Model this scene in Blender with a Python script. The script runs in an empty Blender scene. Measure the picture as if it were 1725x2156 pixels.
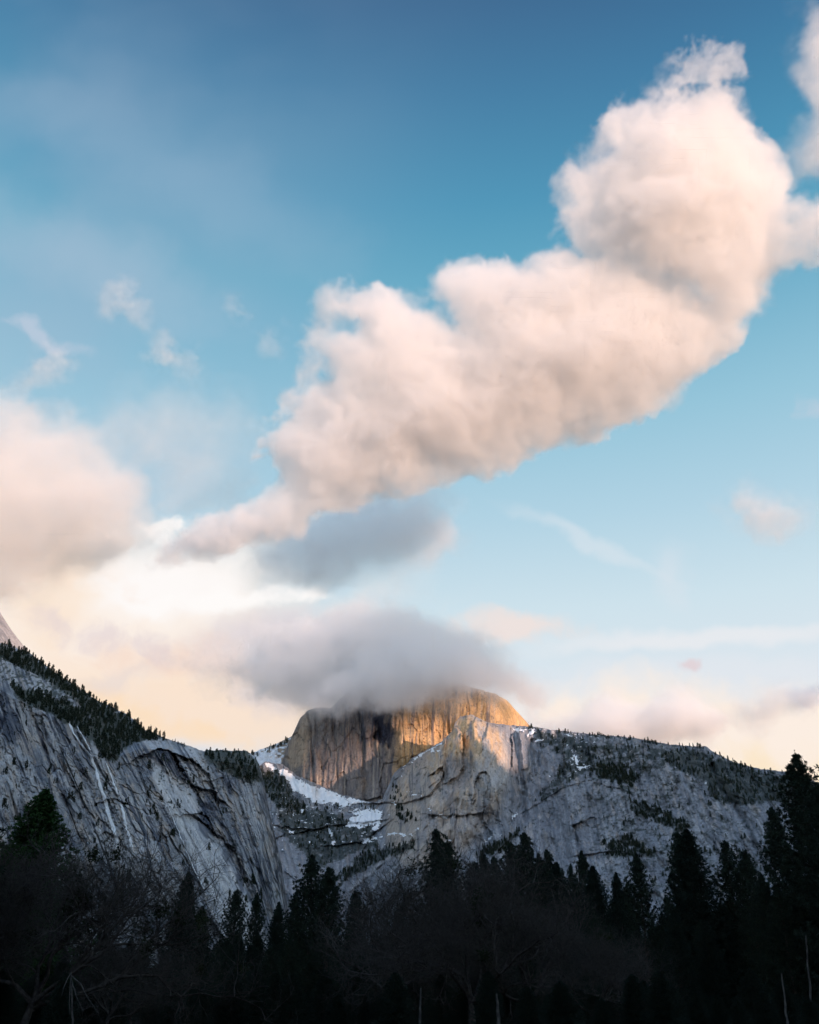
import bpy, math, random, time
import numpy as np
from mathutils import Matrix, Vector
T0 = time.time()
sc = bpy.context.scene
# ---------------------------------------------------------------- camera
F, CX, CY, PITCH = 2056.0, 862.5, 1078.0, math.radians(27)
cam = bpy.data.objects.new('camera', bpy.data.cameras.new('camera'))
sc.collection.objects.link(cam); sc.camera = cam
cam.location = (0, 0, 1.6); cam.rotation_euler = (math.radians(90) + PITCH, 0, 0)
cam.data.sensor_fit = 'HORIZONTAL'; cam.data.sensor_width = 36; cam.data.lens = 36 * F / 1725
cam.data.clip_end = 200000
# ---------------------------------------------------------------- light
SUN_AZ, SUN_EL = math.radians(141), math.radians(5)
sc.view_settings.view_transform = 'Standard'; sc.view_settings.look = 'None'
sc.view_settings.gamma = 1; sc.view_settings.exposure = 0.0
sun = bpy.data.objects.new('sun', bpy.data.lights.new('sun', 'SUN')); sc.collection.objects.link(sun)
sun.data.energy = 5; sun.data.angle = math.radians(.5); sun.data.color = (1, .655, .50)
SUND = Vector((math.sin(SUN_AZ) * math.cos(SUN_EL), math.cos(SUN_AZ) * math.cos(SUN_EL), math.sin(SUN_EL)))
sun.rotation_euler = SUND.to_track_quat('Z', 'Y').to_euler()
sc.cycles.volume_step_rate = 3.0; sc.cycles.volume_bounces = 7; sc.cycles.max_bounces = 10
sc.cycles.diffuse_bounces = 3; sc.cycles.transparent_max_bounces = 16
sc.cycles.use_denoising = True
sc.cycles.use_adaptive_sampling = True; sc.cycles.adaptive_threshold = .035; sc.cycles.adaptive_min_samples = 16

class G:
    """small helper for building node trees"""
    def __init__(s, tree): s.t = tree; s.N = tree.nodes; s.L = tree.links
    def n(s, typ, **k):
        x = s.N.new(typ)
        for a, b in k.items(): setattr(x, a, b)
        return x
    def i(s, node, idx, v):
        if isinstance(v, bpy.types.NodeSocket): s.L.new(v, node.inputs[idx])
        else: node.inputs[idx].default_value = v
    def m(s, op, *a, clamp=False):
        x = s.n('ShaderNodeMath', operation=op, use_clamp=clamp)
        for k, v in enumerate(a): s.i(x, k, v)
        return x.outputs[0]
    def v(s, op, *a):
        x = s.n('ShaderNodeVectorMath', operation=op)
        for k, v in enumerate(a):
            if op == 'SCALE' and k == 1: s.i(x, 'Scale', v)
            else: s.i(x, k, v)
        return x.outputs['Value'] if op in ('DOT_PRODUCT', 'LENGTH', 'DISTANCE') else x.outputs[0]
    def noise(s, vec, scale, detail=3., rough=.55, off=0., dist=0.):
        x = s.n('ShaderNodeTexNoise')
        s.i(x, 'Vector', s.v('ADD', vec, (off * 7.3, off * 3.1, off * 5.7)))
        x.inputs['Scale'].default_value = scale; x.inputs['Detail'].default_value = detail
        x.inputs['Roughness'].default_value = rough; x.inputs['Distortion'].default_value = dist
        return x.outputs[0]
    def step(s, v, a, b, smooth=True, lo=0., hi=1.):
        x = s.n('ShaderNodeMapRange', interpolation_type='SMOOTHSTEP' if smooth else 'LINEAR')
        for k, q in enumerate((v, a, b, lo, hi)): s.i(x, k, q)
        return x.outputs[0]
    def mix(s, f, a, b, mode='MIX'):
        x = s.n('ShaderNodeMix', data_type='RGBA', blend_type=mode)
        s.i(x, 0, f)
        for k, q in ((6, a), (7, b)):
            s.i(x, k, q if isinstance(q, bpy.types.NodeSocket) else (*q, 1)[:4])
        return x.outputs[2]
    def ramp(s, f, stops):
        x = s.n('ShaderNodeValToRGB'); e = x.color_ramp.elements
        while len(e) < len(stops): e.new(.5)
        for q, (p, c) in zip(e, stops): q.position = p; q.color = (*c, 1)
        s.i(x, 0, f); return x.outputs[0]
def lin(*c):
    return tuple(((v / 255 + .055) / 1.055) ** 2.4 if v > 10 else v / 255 / 12.92 for v in c)
# ---------------------------------------------------------------- sky
w = bpy.data.worlds.new('World'); sc.world = w; w.use_nodes = True
g = G(w.node_tree); g.N.clear()
sky = g.n('ShaderNodeTexSky', sky_type='NISHITA', sun_disc=False, sun_elevation=SUN_EL, sun_rotation=SUN_AZ)
d = g.n('ShaderNodeTexCoord').outputs['Generated']
cp, sp = math.cos(PITCH), math.sin(PITCH)
df = g.v('DOT_PRODUCT', d, (0, cp, sp))                     # world directions on a plane east of the valley
dfc = g.m('MAXIMUM', df, .08)
u = g.m('DIVIDE', g.v('DOT_PRODUCT', d, (1, 0, 0)), dfc)
v = g.m('DIVIDE', g.v('DOT_PRODUCT', d, (0, -sp, cp)), dfc)
px = g.m('MULTIPLY_ADD', u, F, CX); py = g.m('MULTIPLY_ADD', v, -F, CY)
cmb = g.n('ShaderNodeCombineXYZ'); g.i(cmb, 0, px); g.i(cmb, 1, py); pv0 = cmb.outputs[0]
wn = g.n('ShaderNodeTexNoise'); g.i(wn, 'Vector', pv0); wn.inputs['Scale'].default_value = .0075; wn.inputs['Detail'].default_value = 3
pv = g.v('ADD', pv0, g.v('MULTIPLY', g.v('SUBTRACT', wn.outputs['Color'], (.5, .5, .5)), (150, 90, 0)))
sz = g.n('ShaderNodeSeparateXYZ'); g.i(sz, 0, d); dz = sz.outputs[2]
SKY = [(-.02, (205, 205, 205)), (.0, (236, 226, 214)), (.22, (228, 232, 238)), (.29, (220, 230, 238)), (.36, (206, 226, 236)), (.444, (178, 211, 228)), (.529, (150, 197, 218)),
       (.60, (122, 180, 206)), (.644, (103, 170, 198)), (.70, (84, 152, 186)), (.767, (74, 129, 167)), (.816, (68, 110, 149)), (.88, (56, 92, 134))]
base = g.ramp(g.m('MULTIPLY_ADD', dz, .9804, .0196), [((z * .9804 + .0196), lin(*c)) for z, c in SKY])
rightness = g.step(u, -.1, .5)
topness = g.step(dz, .55, .85)
base = g.mix(g.m('MULTIPLY', rightness, g.m('MULTIPLY', topness, .75)), base, g.mix(1., base, (.62, .78, .86), 'MULTIPLY'))
leftness = g.step(u, .12, -.45)
veil = g.noise(g.v('MULTIPLY', pv, (.0011, .0021, 1.)), 1., 3, .5, 3.)
base = g.mix(g.m('MULTIPLY', g.m('MULTIPLY', leftness, g.step(veil, .30, .70)), .42), base, lin(170, 186, 208))
NZ = {k: g.noise(pv, sc_, dt, .56, of) for k, (sc_, dt, of) in {'a': (.0045, 5, 1.), 'b': (.008, 5, 4.), 'c': (.013, 5, 9.), 'd': (.026, 5, 12.)}.items()}
def blob(cx, cy, rx, ry, ang=0., soft=(1.0, .35), nz=.5, ns=.006, off=0., det=5, rough=.55):
    """noise-edged patch of thin high cloud round one direction of the sky"""
    a = math.radians(ang); ca, sa = math.cos(a), math.sin(a)
    p = g.m('DIVIDE', g.v('DOT_PRODUCT', g.v('SUBTRACT', pv, (cx, cy, 0)), (ca, sa, 0)), rx)
    q = g.m('DIVIDE', g.v('DOT_PRODUCT', g.v('SUBTRACT', pv, (cx, cy, 0)), (-sa, ca, 0)), ry)
    r = g.m('SQRT', g.m('MULTIPLY_ADD', p, p, g.m('MULTIPLY', q, q)))
    n = NZ['a' if ns < .0062 else 'b' if ns < .0105 else 'c' if ns < .019 else 'd']
    r = g.m('ADD', r, g.m('MULTIPLY_ADD', n, -nz * 2, nz))
    return g.step(r, soft[0], soft[1])
col = base
def lay(mask, c, amt):
    global col
    col = g.mix(g.m('MULTIPLY', mask, amt), col, lin(*c))
SKYLAYERS = 1
# thin veils and banks near the horizon
lay(blob(160, 540, 620, 120, 24, (1., .0), .5, .003, 1), (190, 203, 220), .26)
lay(blob(430, 400, 600, 140, 28, (1., .0), .5, .003, 8), (176, 196, 216), .17)
lay(blob(1250, 1150, 330, 22, 24, (1., .0), .6, .006, 2), (226, 232, 238), .45)
lay(blob(1420, 1215, 60, 90, 0, (1., .0), .5, .01, 2.5), (226, 229, 236), .35)
lay(blob(1480, 1350, 520, 34, -3, (1., .2), .25, .006, 4), (240, 238, 240), .62)
lay(blob(1500, 1440, 560, 70, 0, (1., .3), .3, .005, 4.4), (228, 232, 238), .6)
lay(blob(90, 700, 150, 22, 18, (1., .1), .9, .012, 7), (200, 208, 224), .6)
lay(blob(60, 1340, 900, 330, 0, (1., .35), .35, .004, 14), (252, 240, 230), 1.)
lay(blob(330, 1235, 280, 95, -4, (1., .3), .5, .008, 15), (254, 250, 248), 1.)
lay(blob(400, 1480, 560, 120, 8, (1., .3), .5, .006, 16), (250, 226, 204), .85)
lay(blob(120, 1250, 120, 220, 20, (1., .3), .6, .008, 17), (250, 226, 202), .6)
lay(blob(250, 1420, 240, 40, -20, (1., .2), .9, .012, 18), (226, 214, 212), .5)
lay(blob(1500, 1600, 620, 190, 4, (1., .5), .4, .007, 19), (252, 238, 226), 1.)
lay(blob(1080, 1320, 170, 40, 4, (1., .2), .6, .012, 20), (242, 226, 220), .85)
lay(blob(1600, 1700, 260, 150, 0, (1., .2), .5, .008, 22), (250, 224, 176), .8)
lay(blob(1450, 1408, 45, 18, -8, (1., .1), .6, .02, 24), (226, 208, 212), .8)
lay(blob(1720, 860, 60, 40, 0, (1., .1), 1., .014, 26), (200, 208, 222), .5)
lay(blob(345, 1118, 60, 40, -25, (1., .2), 1., .026, 27), (255, 252, 250), .9)
lay(blob(600, 1340, 330, 90, -6, (1., .2), .8, .006, 29), (216, 210, 218), .75)
lay(blob(430, 1400, 380, 60, 10, (1., .1), 1.1, .009, 30), (244, 214, 196), .6)
lay(blob(200, 1330, 300, 45, 14, (1., .1), 1.3, .013, 31), (222, 208, 212), .55)
lay(blob(480, 1265, 260, 34, -5, (1., .1), 1.2, .013, 32), (255, 252, 250), .9)
lay(blob(110, 1180, 200, 70, 20, (1., .1), 1.2, .009, 33), (248, 224, 206), .7)
lay(blob(300, 1500, 300, 40, 16, (1., .1), 1.2, .013, 34), (252, 222, 186), .6)
lay(blob(560, 1470, 110, 60, 40, (1., .1), 1.0, .013, 35), (212, 206, 214), .5)
lay(blob(1700, 1478, 85, 24, -12, (1., .3), .6, .014, 28), (186, 192, 210), .8)
# the half of the sky behind the camera: blue overhead, warm towards the low sun
g.i(sky, 'Vector', d) if 'Vector' in sky.inputs else None
back = g.v('ADD', g.v('SCALE', sky.outputs[0], .12), g.ramp(dz, [(0., (.90, .90, .95)), (.25, (.72, .86, 1.06)), (.6, (.46, .70, 1.05)), (1., (.16, .34, .62))]))
east = g.step(df, -.15, .25)
fin = g.mix(east, back, col)
bg = g.n('ShaderNodeBackground'); g.i(bg, 0, fin); bg.inputs[1].default_value = 1.0
wo = g.n('ShaderNodeOutputWorld'); g.i(wo, 0, bg.outputs[0])

# ---------------------------------------------------------------- helpers
def tag(o, label=None, cat=None, group=None, kind=None):
    if label: o['label'] = label
    if cat: o['category'] = cat
    if group: o['group'] = group
    if kind: o['kind'] = kind
    return o
def link(o, parent=None):
    sc.collection.objects.link(o)
    if parent: o.parent = parent
    return o
def ray(x, y):
    """horizontal-distance-1 direction of a photo pixel (x right, y ahead, z up)"""
    x = np.asarray(x, float); y = np.asarray(y, float)
    a = (x - CX) / F; b = (CY - y) / F
    dx = a; dy = cp - b * sp; dz = sp + b * cp
    h = np.hypot(dx, dy)
    return dx / h, dy / h, dz / h
def world(x, y, R):
    dx, dy, dz = ray(x, y)
    return dx * R, dy * R, 1.6 + dz * R
_rs = np.random.RandomState(7)
_TAB = _rs.rand(512, 512)
def vn(x, y, seed=0):
    x = np.asarray(x, float) + seed * 37.17; y = np.asarray(y, float) + seed * 91.7
    i = np.floor(x).astype(int); j = np.floor(y).astype(int); a = x - i; b = y - j
    a = a * a * a * (a * (a * 6 - 15) + 10); b = b * b * b * (b * (b * 6 - 15) + 10)
    t = _TAB
    return (t[j & 511, i & 511] * (1 - a) + t[j & 511, (i + 1) & 511] * a) * (1 - b) + (t[(j + 1) & 511, i & 511] * (1 - a) + t[(j + 1) & 511, (i + 1) & 511] * a) * b
def fbm(x, y, seed=0, octv=5, rough=.5):
    s = 0; a = 1; t = 0
    c, q = math.cos(.6), math.sin(.6)
    for k in range(octv):
        s = s + a * (vn(x, y, seed + k * 3.3) - .5); t += a * .5; a *= rough
        x, y = 2.03 * x, 2.03 * y
    return s / t                      # about -1..1
def ridge(x, y, seed=0, octv=4, rough=.5):
    s = 0; a = 1; t = 0
    for k in range(octv):
        s = s + a * (1 - np.abs(2 * vn(x, y, seed + k * 5.1) - 1)); t += a; a *= rough; x, y = 2.1 * x, 2.1 * y
    return s / t                      # 0..1
def cells(x, y, seed=0, jit=.9):
    """irregular cells: returns (random value, second random value, x and y offset from the cell's centre, gap to the border)"""
    i = np.floor(x).astype(int); j = np.floor(y).astype(int)
    f1 = np.full(x.shape, 9.); f2 = f1.copy(); r = np.zeros(x.shape); r2 = r.copy(); ox = r.copy(); oy = r.copy()
    for a in (-1, 0, 1):
        for b in (-1, 0, 1):
            u, v = (i + a + seed * 13) & 511, (j + b + seed * 29) & 511
            h1 = _TAB[v, u]; h2 = _TAB[(v + 101) & 511, (u + 57) & 511]; h3 = _TAB[(v + 211) & 511, (u + 17) & 511]; h4 = _TAB[(v + 307) & 511, (u + 131) & 511]
            dx = x - (i + a + .5 + jit * (h1 - .5)); dy = y - (j + b + .5 + jit * (h2 - .5)); d = np.hypot(dx, dy)
            n = d < f1; f2 = np.where(n, f1, np.minimum(f2, d)); f1 = np.where(n, d, f1)
            r = np.where(n, h3, r); r2 = np.where(n, h4, r2); ox = np.where(n, dx, ox); oy = np.where(n, dy, oy)
    return r, r2, ox, oy, f2 - f1
def ss(a, b, x):
    t = np.clip((x - a) / (b - a), 0, 1); return t * t * (3 - 2 * t)
def poly_sdf(poly, X, Y):
    """distance to a closed outline, positive inside"""
    p = np.array(poly, float); n = len(p); dd = np.full(X.shape, 1e9); ins = np.zeros(X.shape, bool)
    for i in range(n):
        a = p[i]; b = p[(i + 1) % n]; e = b - a
        t = np.clip(((X - a[0]) * e[0] + (Y - a[1]) * e[1]) / (e @ e + 1e-9), 0, 1)
        dd = np.minimum(dd, np.hypot(X - a[0] - t * e[0], Y - a[1] - t * e[1]))
        c = ((a[1] > Y) != (b[1] > Y)) & (X < (b[0] - a[0]) * (Y - a[1]) / (b[1] - a[1] + 1e-12) + a[0]); ins ^= c
    return np.where(ins, dd, -dd)
def line_d(pts, X, Y):
    """distance to a polyline, and the side (positive = below or right of it, walking its points)"""
    p = np.array(pts, float); dd = np.full(X.shape, 1e9); sg = np.ones(X.shape)
    for a, b in zip(p[:-1], p[1:]):
        e = b - a; t = np.clip(((X - a[0]) * e[0] + (Y - a[1]) * e[1]) / (e @ e), 0, 1)
        q = np.hypot(X - a[0] - t * e[0], Y - a[1] - t * e[1]); cr = e[0] * (Y - a[1]) - e[1] * (X - a[0])
        m = q < dd; dd = np.where(m, q, dd); sg = np.where(m, np.sign(cr), sg)
    return dd, sg
def mesh_np(name, V, Fq, mat=None, smooth=True):
    me = bpy.data.meshes.new(name)
    V = np.asarray(V, np.float32); Fq = np.asarray(Fq, np.int32); k = Fq.shape[1]
    me.vertices.add(len(V)); me.vertices.foreach_set('co', V.ravel())
    me.loops.add(Fq.size); me.loops.foreach_set('vertex_index', Fq.ravel())
    me.polygons.add(len(Fq)); me.polygons.foreach_set('loop_start', np.arange(0, Fq.size, k, dtype=np.int32))
    me.polygons.foreach_set('use_smooth', np.full(len(Fq), smooth)); me.update(calc_edges=True)
    if mat: me.materials.append(mat)
    return me
# ---------------------------------------------------------------- rock, snow and plant materials
def base_mat(name, rough=.9, spec=.15):
    m = bpy.data.materials.new(name); m.use_nodes = True; q = G(m.node_tree)
    b = q.N['Principled BSDF']; b.inputs['Roughness'].default_value = rough; b.inputs['Specular IOR Level'].default_value = spec
    return m, q, b
def rock_mat(name, k, bs=.6):
    """granite: mineral colour from the mesh's own layer, broken up by fine grain; k = metres per photo pixel there"""
    m, q, b = base_mat(name)
    a = q.n('ShaderNodeAttribute', attribute_name='mineral_and_light').outputs['Color']
    p = q.n('ShaderNodeTexCoord').outputs['Object']
    n1 = q.noise(q.v('MULTIPLY', p, (1, 1, .35)), 1 / (3.2 * k), 4, .65)
    n2 = q.noise(q.v('MULTIPLY', p, (1, 1, .18)), 1 / (11 * k), 3, .6, 2)
    f = q.m('MULTIPLY', q.step(n1, .3, .7, False, .82, 1.18), q.step(n2, .3, .7, False, .8, 1.2))
    c = q.n('ShaderNodeCombineXYZ')
    for t in range(3): q.i(c, t, f)
    q.i(b, 'Base Color', q.mix(1., a, c.outputs[0], 'MULTIPLY'))
    bp = q.n('ShaderNodeBump'); bp.inputs['Strength'].default_value = bs; bp.inputs['Distance'].default_value = 1.6 * k
    q.i(bp, 'Height', n1); q.i(b, 'Normal', bp.outputs[0])
    return m
def noisy_mat(name, c1, c2, scale, rough=.9, spec=.15, detail=3):
    m, q, b = base_mat(name, rough, spec)
    p = q.n('ShaderNodeTexCoord').outputs['Object']
    q.i(b, 'Base Color', q.mix(q.step(q.noise(p, scale, detail, .6), .35, .65), c1, c2))
    return m
M_CLIFF = rock_mat('cliff_granite', 1.1); M_DOME = rock_mat('dome_granite', 2.5); M_RIDGE = rock_mat('ridge_granite', 2.1, .35)
M_SNOW = noisy_mat('old_snow', (.93, .94, .96), (.80, .83, .87), .03, .8, .2)
M_WATER = noisy_mat('falling_water', (.88, .90, .92), (.68, .72, .77), .12, .6, .3)
M_GROUND = noisy_mat('meadow_grass', (.010, .012, .007), (.020, .018, .012), .2)
M_SOIL = noisy_mat('wooded_slope', (.05, .055, .045), (.09, .09, .08), .01)
M_FARPINE = noisy_mat('far_conifer_needles', (.028, .042, .030), (.050, .060, .040), .05)
# ---------------------------------------------------------------- terrain built as relief seen from the meadow
class Relief:
    def __init__(s, name, x0, x1, dx, sky_pts, rough_px, ybase, rows, depth, seed=0, rough_scale=9.):
        s.x = np.arange(x0, x1 + .01, dx); s.yb = ybase; s.rows = rows
        p = np.array(sky_pts, float); ys = np.interp(s.x, p[:, 0], p[:, 1])
        ys = ys + rough_px * fbm(s.x / rough_scale, s.x * 0 + seed, seed, 4, .6)
        s.ys = ys; s.name = name; s.depth = depth
        t = np.linspace(0, 1, rows)
        s.Y = ybase + (ys[None, :] - ybase) * t[:, None]; s.X = np.broadcast_to(s.x, s.Y.shape).copy()
        s.D = depth(s.X, s.Y)
    def at(s, X, Y):
        """depth at photo pixels (bilinear on the built grid)"""
        X = np.asarray(X, float); Y = np.asarray(Y, float)
        fi = np.clip((X - s.x[0]) / (s.x[1] - s.x[0]), 0, len(s.x) - 1.001); i = fi.astype(int); a = fi - i
        ys = s.ys[i] * (1 - a) + s.ys[i + 1] * a
        fj = np.clip((Y - s.yb) / (ys - s.yb) * (s.rows - 1), 0, s.rows - 1.001); j = fj.astype(int); b = fj - j
        return (s.D[j, i] * (1 - a) + s.D[j, i + 1] * a) * (1 - b) + (s.D[j + 1, i] * (1 - a) + s.D[j + 1, i + 1] * a) * b
    def top(s, X): return np.interp(X, s.x, s.ys)
    def build(s, colour, mat, back=(25, 90, 260, 700, 1500), kind='structure', fall=.25):
        C = colour(s.X, s.Y, s)
        wx, wy, wz = world(s.X, s.Y, s.D)
        V = [np.stack([wx, wy, wz], -1)]; A = [C]
        dx, dy, dz = ray(s.X[-1], s.Y[-1]); h = np.hypot(dx, dy)
        for k, bk in enumerate(back):
            R = s.D[-1] + bk; z = wz[-1] - bk * fall - 3 + 0 * R
            V.append(np.stack([dx * R, dy * R, z], -1)[None]); A.append(C[-1:])
        V = np.concatenate(V); A = np.concatenate(A); nr, nc = V.shape[:2]
        idx = np.arange(nr * nc).reshape(nr, nc)
        Q = np.stack([idx[:-1, :-1], idx[:-1, 1:], idx[1:, 1:], idx[1:, :-1]], -1).reshape(-1, 4)
        me = mesh_np(s.name, V.reshape(-1, 3), Q, mat)
        at = me.color_attributes.new('mineral_and_light', 'FLOAT_COLOR', 'POINT')
        at.data.foreach_set('color', np.concatenate([A, np.ones((*A.shape[:2], 1))], -1).astype(np.float32).ravel())
        o = link(bpy.data.objects.new(s.name, me)); o['kind'] = kind; s.C = C
        return o
def lerp(a, b, t): return a + (b - a) * t[..., None]
def c3(*c): return np.array(c, float)
def drape(name, rel, mask_fn, mat, x0, x1, y0, y1, step, lift, label=None, cat=None, kind=None, group=None):
    """a sheet lying on a relief wherever mask_fn > 0"""
    xs = np.arange(x0, x1, step); ys = np.arange(y0, y1, step); X, Y = np.meshgrid(xs, ys)
    m = (mask_fn(X, Y) > 0) & (Y > rel.top(X) + 1.5)
    D = rel.at(X, Y) - lift; wx, wy, wz = world(X, Y, D)
    idx = np.arange(X.size).reshape(X.shape); c = m[:-1, :-1] & m[1:, :-1] & m[:-1, 1:] & m[1:, 1:]
    Q = np.stack([idx[1:, :-1], idx[1:, 1:], idx[:-1, 1:], idx[:-1, :-1]], -1)[c]
    if not len(Q): return None
    used, inv = np.unique(Q, return_inverse=True)
    me = mesh_np(name, np.stack([wx, wy, wz], -1).reshape(-1, 3)[used], inv.reshape(Q.shape), mat)
    o = link(bpy.data.objects.new(name, me)); tag(o, label, cat, group, kind)
    return o
# ---- the near cliff on the north side of the valley
def gstrike(x): return np.interp(x, [-200, 0, 120, 300, 420, 520, 560, 620], [.22, .28, .40, .56, .55, .26, .16, .14])
def cliff_st(X, Y):
    x0 = X.copy()
    for _ in range(5): x0 = .4 * x0 + .6 * (X - gstrike(x0) * (Y - 1590))
    return x0 + 3 * fbm(X / 30, Y / 60, 5, 3), Y
LIP = np.array([(-200, 1380), (-40, 1425), (30, 1470), (90, 1500), (140, 1520), (215, 1580), (250, 1592), (300, 1575), (400, 1592), (480, 1604), (530, 1612), (545, 1618), (700, 1700)], float)
ARCH = [(300, 1590), (318, 1580), (338, 1577), (360, 1582), (374, 1598), (382, 1618)]
ARCH2 = [(375, 1590), (400, 1596), (425, 1612), (442, 1632), (455, 1662), (462, 1700)]
ARCH3 = [(408, 1650), (425, 1658), (446, 1662), (462, 1680)]
ARCH4 = [(400, 1715), (425, 1712), (440, 1722), (452, 1748)]
LEDGE = [(203, 1690), (222, 1684), (246, 1682), (262, 1690)]
LEDGE2 = [(415, 1722), (440, 1738), (470, 1765), (500, 1800), (520, 1850)]
RIB = [(330, 1580), (352, 1620), (372, 1650), (404, 1668), (420, 1715)]
def plates(x, seed, n=5, w=.12):
    q = x * n + seed; f = np.floor(q); r = q - f
    return (f + ss(.5 - w, .5 + w, r)) / n
def cliff_depth(X, Y):
    s, t = cliff_st(X, Y)
    R = 1950 + 1.45 * np.clip(X, -150, 700) + .55 * (2100 - Y)
    R = R + 7.5 * np.maximum(0, np.interp(X, LIP[:, 0], LIP[:, 1]) - Y)
    edge = ss(520, 600, X - .17 * (Y - 1615) * 1.0 + 0)
    R = R + 230 * edge ** 2
    up = ss(-15, 25, np.interp(X, LIP[:, 0], LIP[:, 1]) - Y); f = 1 - .6 * up
    wsx = s + 9 * fbm(X / 22, Y / 30, 7, 4); wty = t + 16 * fbm(X / 30, Y / 30, 8, 4)
    R = R - f * 46 * (ridge(s / 90, t / 420, 1, 3) - .5)
    r1, r2, ox, oy, gp = cells(wsx / 44, wty / 150, 1); R = R - f * (34 * (r1 - .5) + (r2 - .4) * ox * 34 - oy * 14 * r1)
    r1, r2, ox, oy, gp = cells(wsx / 17, wty / 52, 2); R = R - f * (11 * (r1 - .5) + (r2 - .4) * ox * 16 - oy * 6 * r2) + f * 6 * ss(.10, .0, gp)
    r1, r2, ox, oy, gp = cells(wsx / 7, wty / 17, 3); R = R - f * (3.5 * (r1 - .5) + (r2 - .4) * ox * 6) + f * 2 * ss(.10, .0, gp)
    R = R - f * 9 * fbm(s / 12, t / 40, 4, 4, .55)
    R = R - 3.5 * fbm(X / 7., Y / 7., 6, 4, .65)
    crk = ridge(s / 34, t / 200, 9, 2, .4); R = R + f * 16 * ss(.86, .97, crk)
    slab = slabmask(X, Y)
    Rs = 1950 + 1.45 * X + .55 * (2100 - Y) - 14 + 4 * fbm(s / 9, t / 90, 12, 3) - 3 * fbm(X / 6., Y / 6., 6, 3)
    R = R + (Rs - R) * slab * .75
    JX, JY = X + 5 * fbm(X / 9, Y / 9, 13, 3), Y + 6 * fbm(X / 11, Y / 11, 14, 3)
    for pts, amp, ln in ((ARCH, 46, 20), (ARCH2, 26, 22), (ARCH3, 26, 24), (ARCH4, 22, 20), (LEDGE, 20, 8), (LEDGE2, 22, 18)):
        d, sg = line_d(pts, JX, JY)
        R = R + amp * np.where(sg > 0, np.exp(-d / ln) * ss(0, 2.0, d), 0) - .25 * amp * np.where(sg < 0, np.exp(-d / (ln * .5)), 0)
    return R
def slabmask(X, Y):
    p = [(318, 1600), (340, 1615), (372, 1655), (405, 1672), (420, 1705), (440, 1755), (480, 1815), (525, 1880), (560, 1960), (620, 2100), (520, 2100), (470, 1960), (420, 1850), (385, 1760), (345, 1690), (322, 1640)]
    return ss(-4, 8, poly_sdf(p, X, Y) + 7 * fbm(X / 14, Y / 22, 21, 3))
VEGL = [(-60, 1350), (64, 1377), (118, 1420), (161, 1449), (215, 1481), (272, 1509), (304, 1538), (335, 1560), (300, 1560), (268, 1572), (240, 1610), (222, 1600), (190, 1560), (150, 1528), (95, 1500), (50, 1480), (20, 1446), (60, 1450), (140, 1480), (190, 1510), (150, 1470), (80, 1424), (0, 1388), (-60, 1380)]
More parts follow.
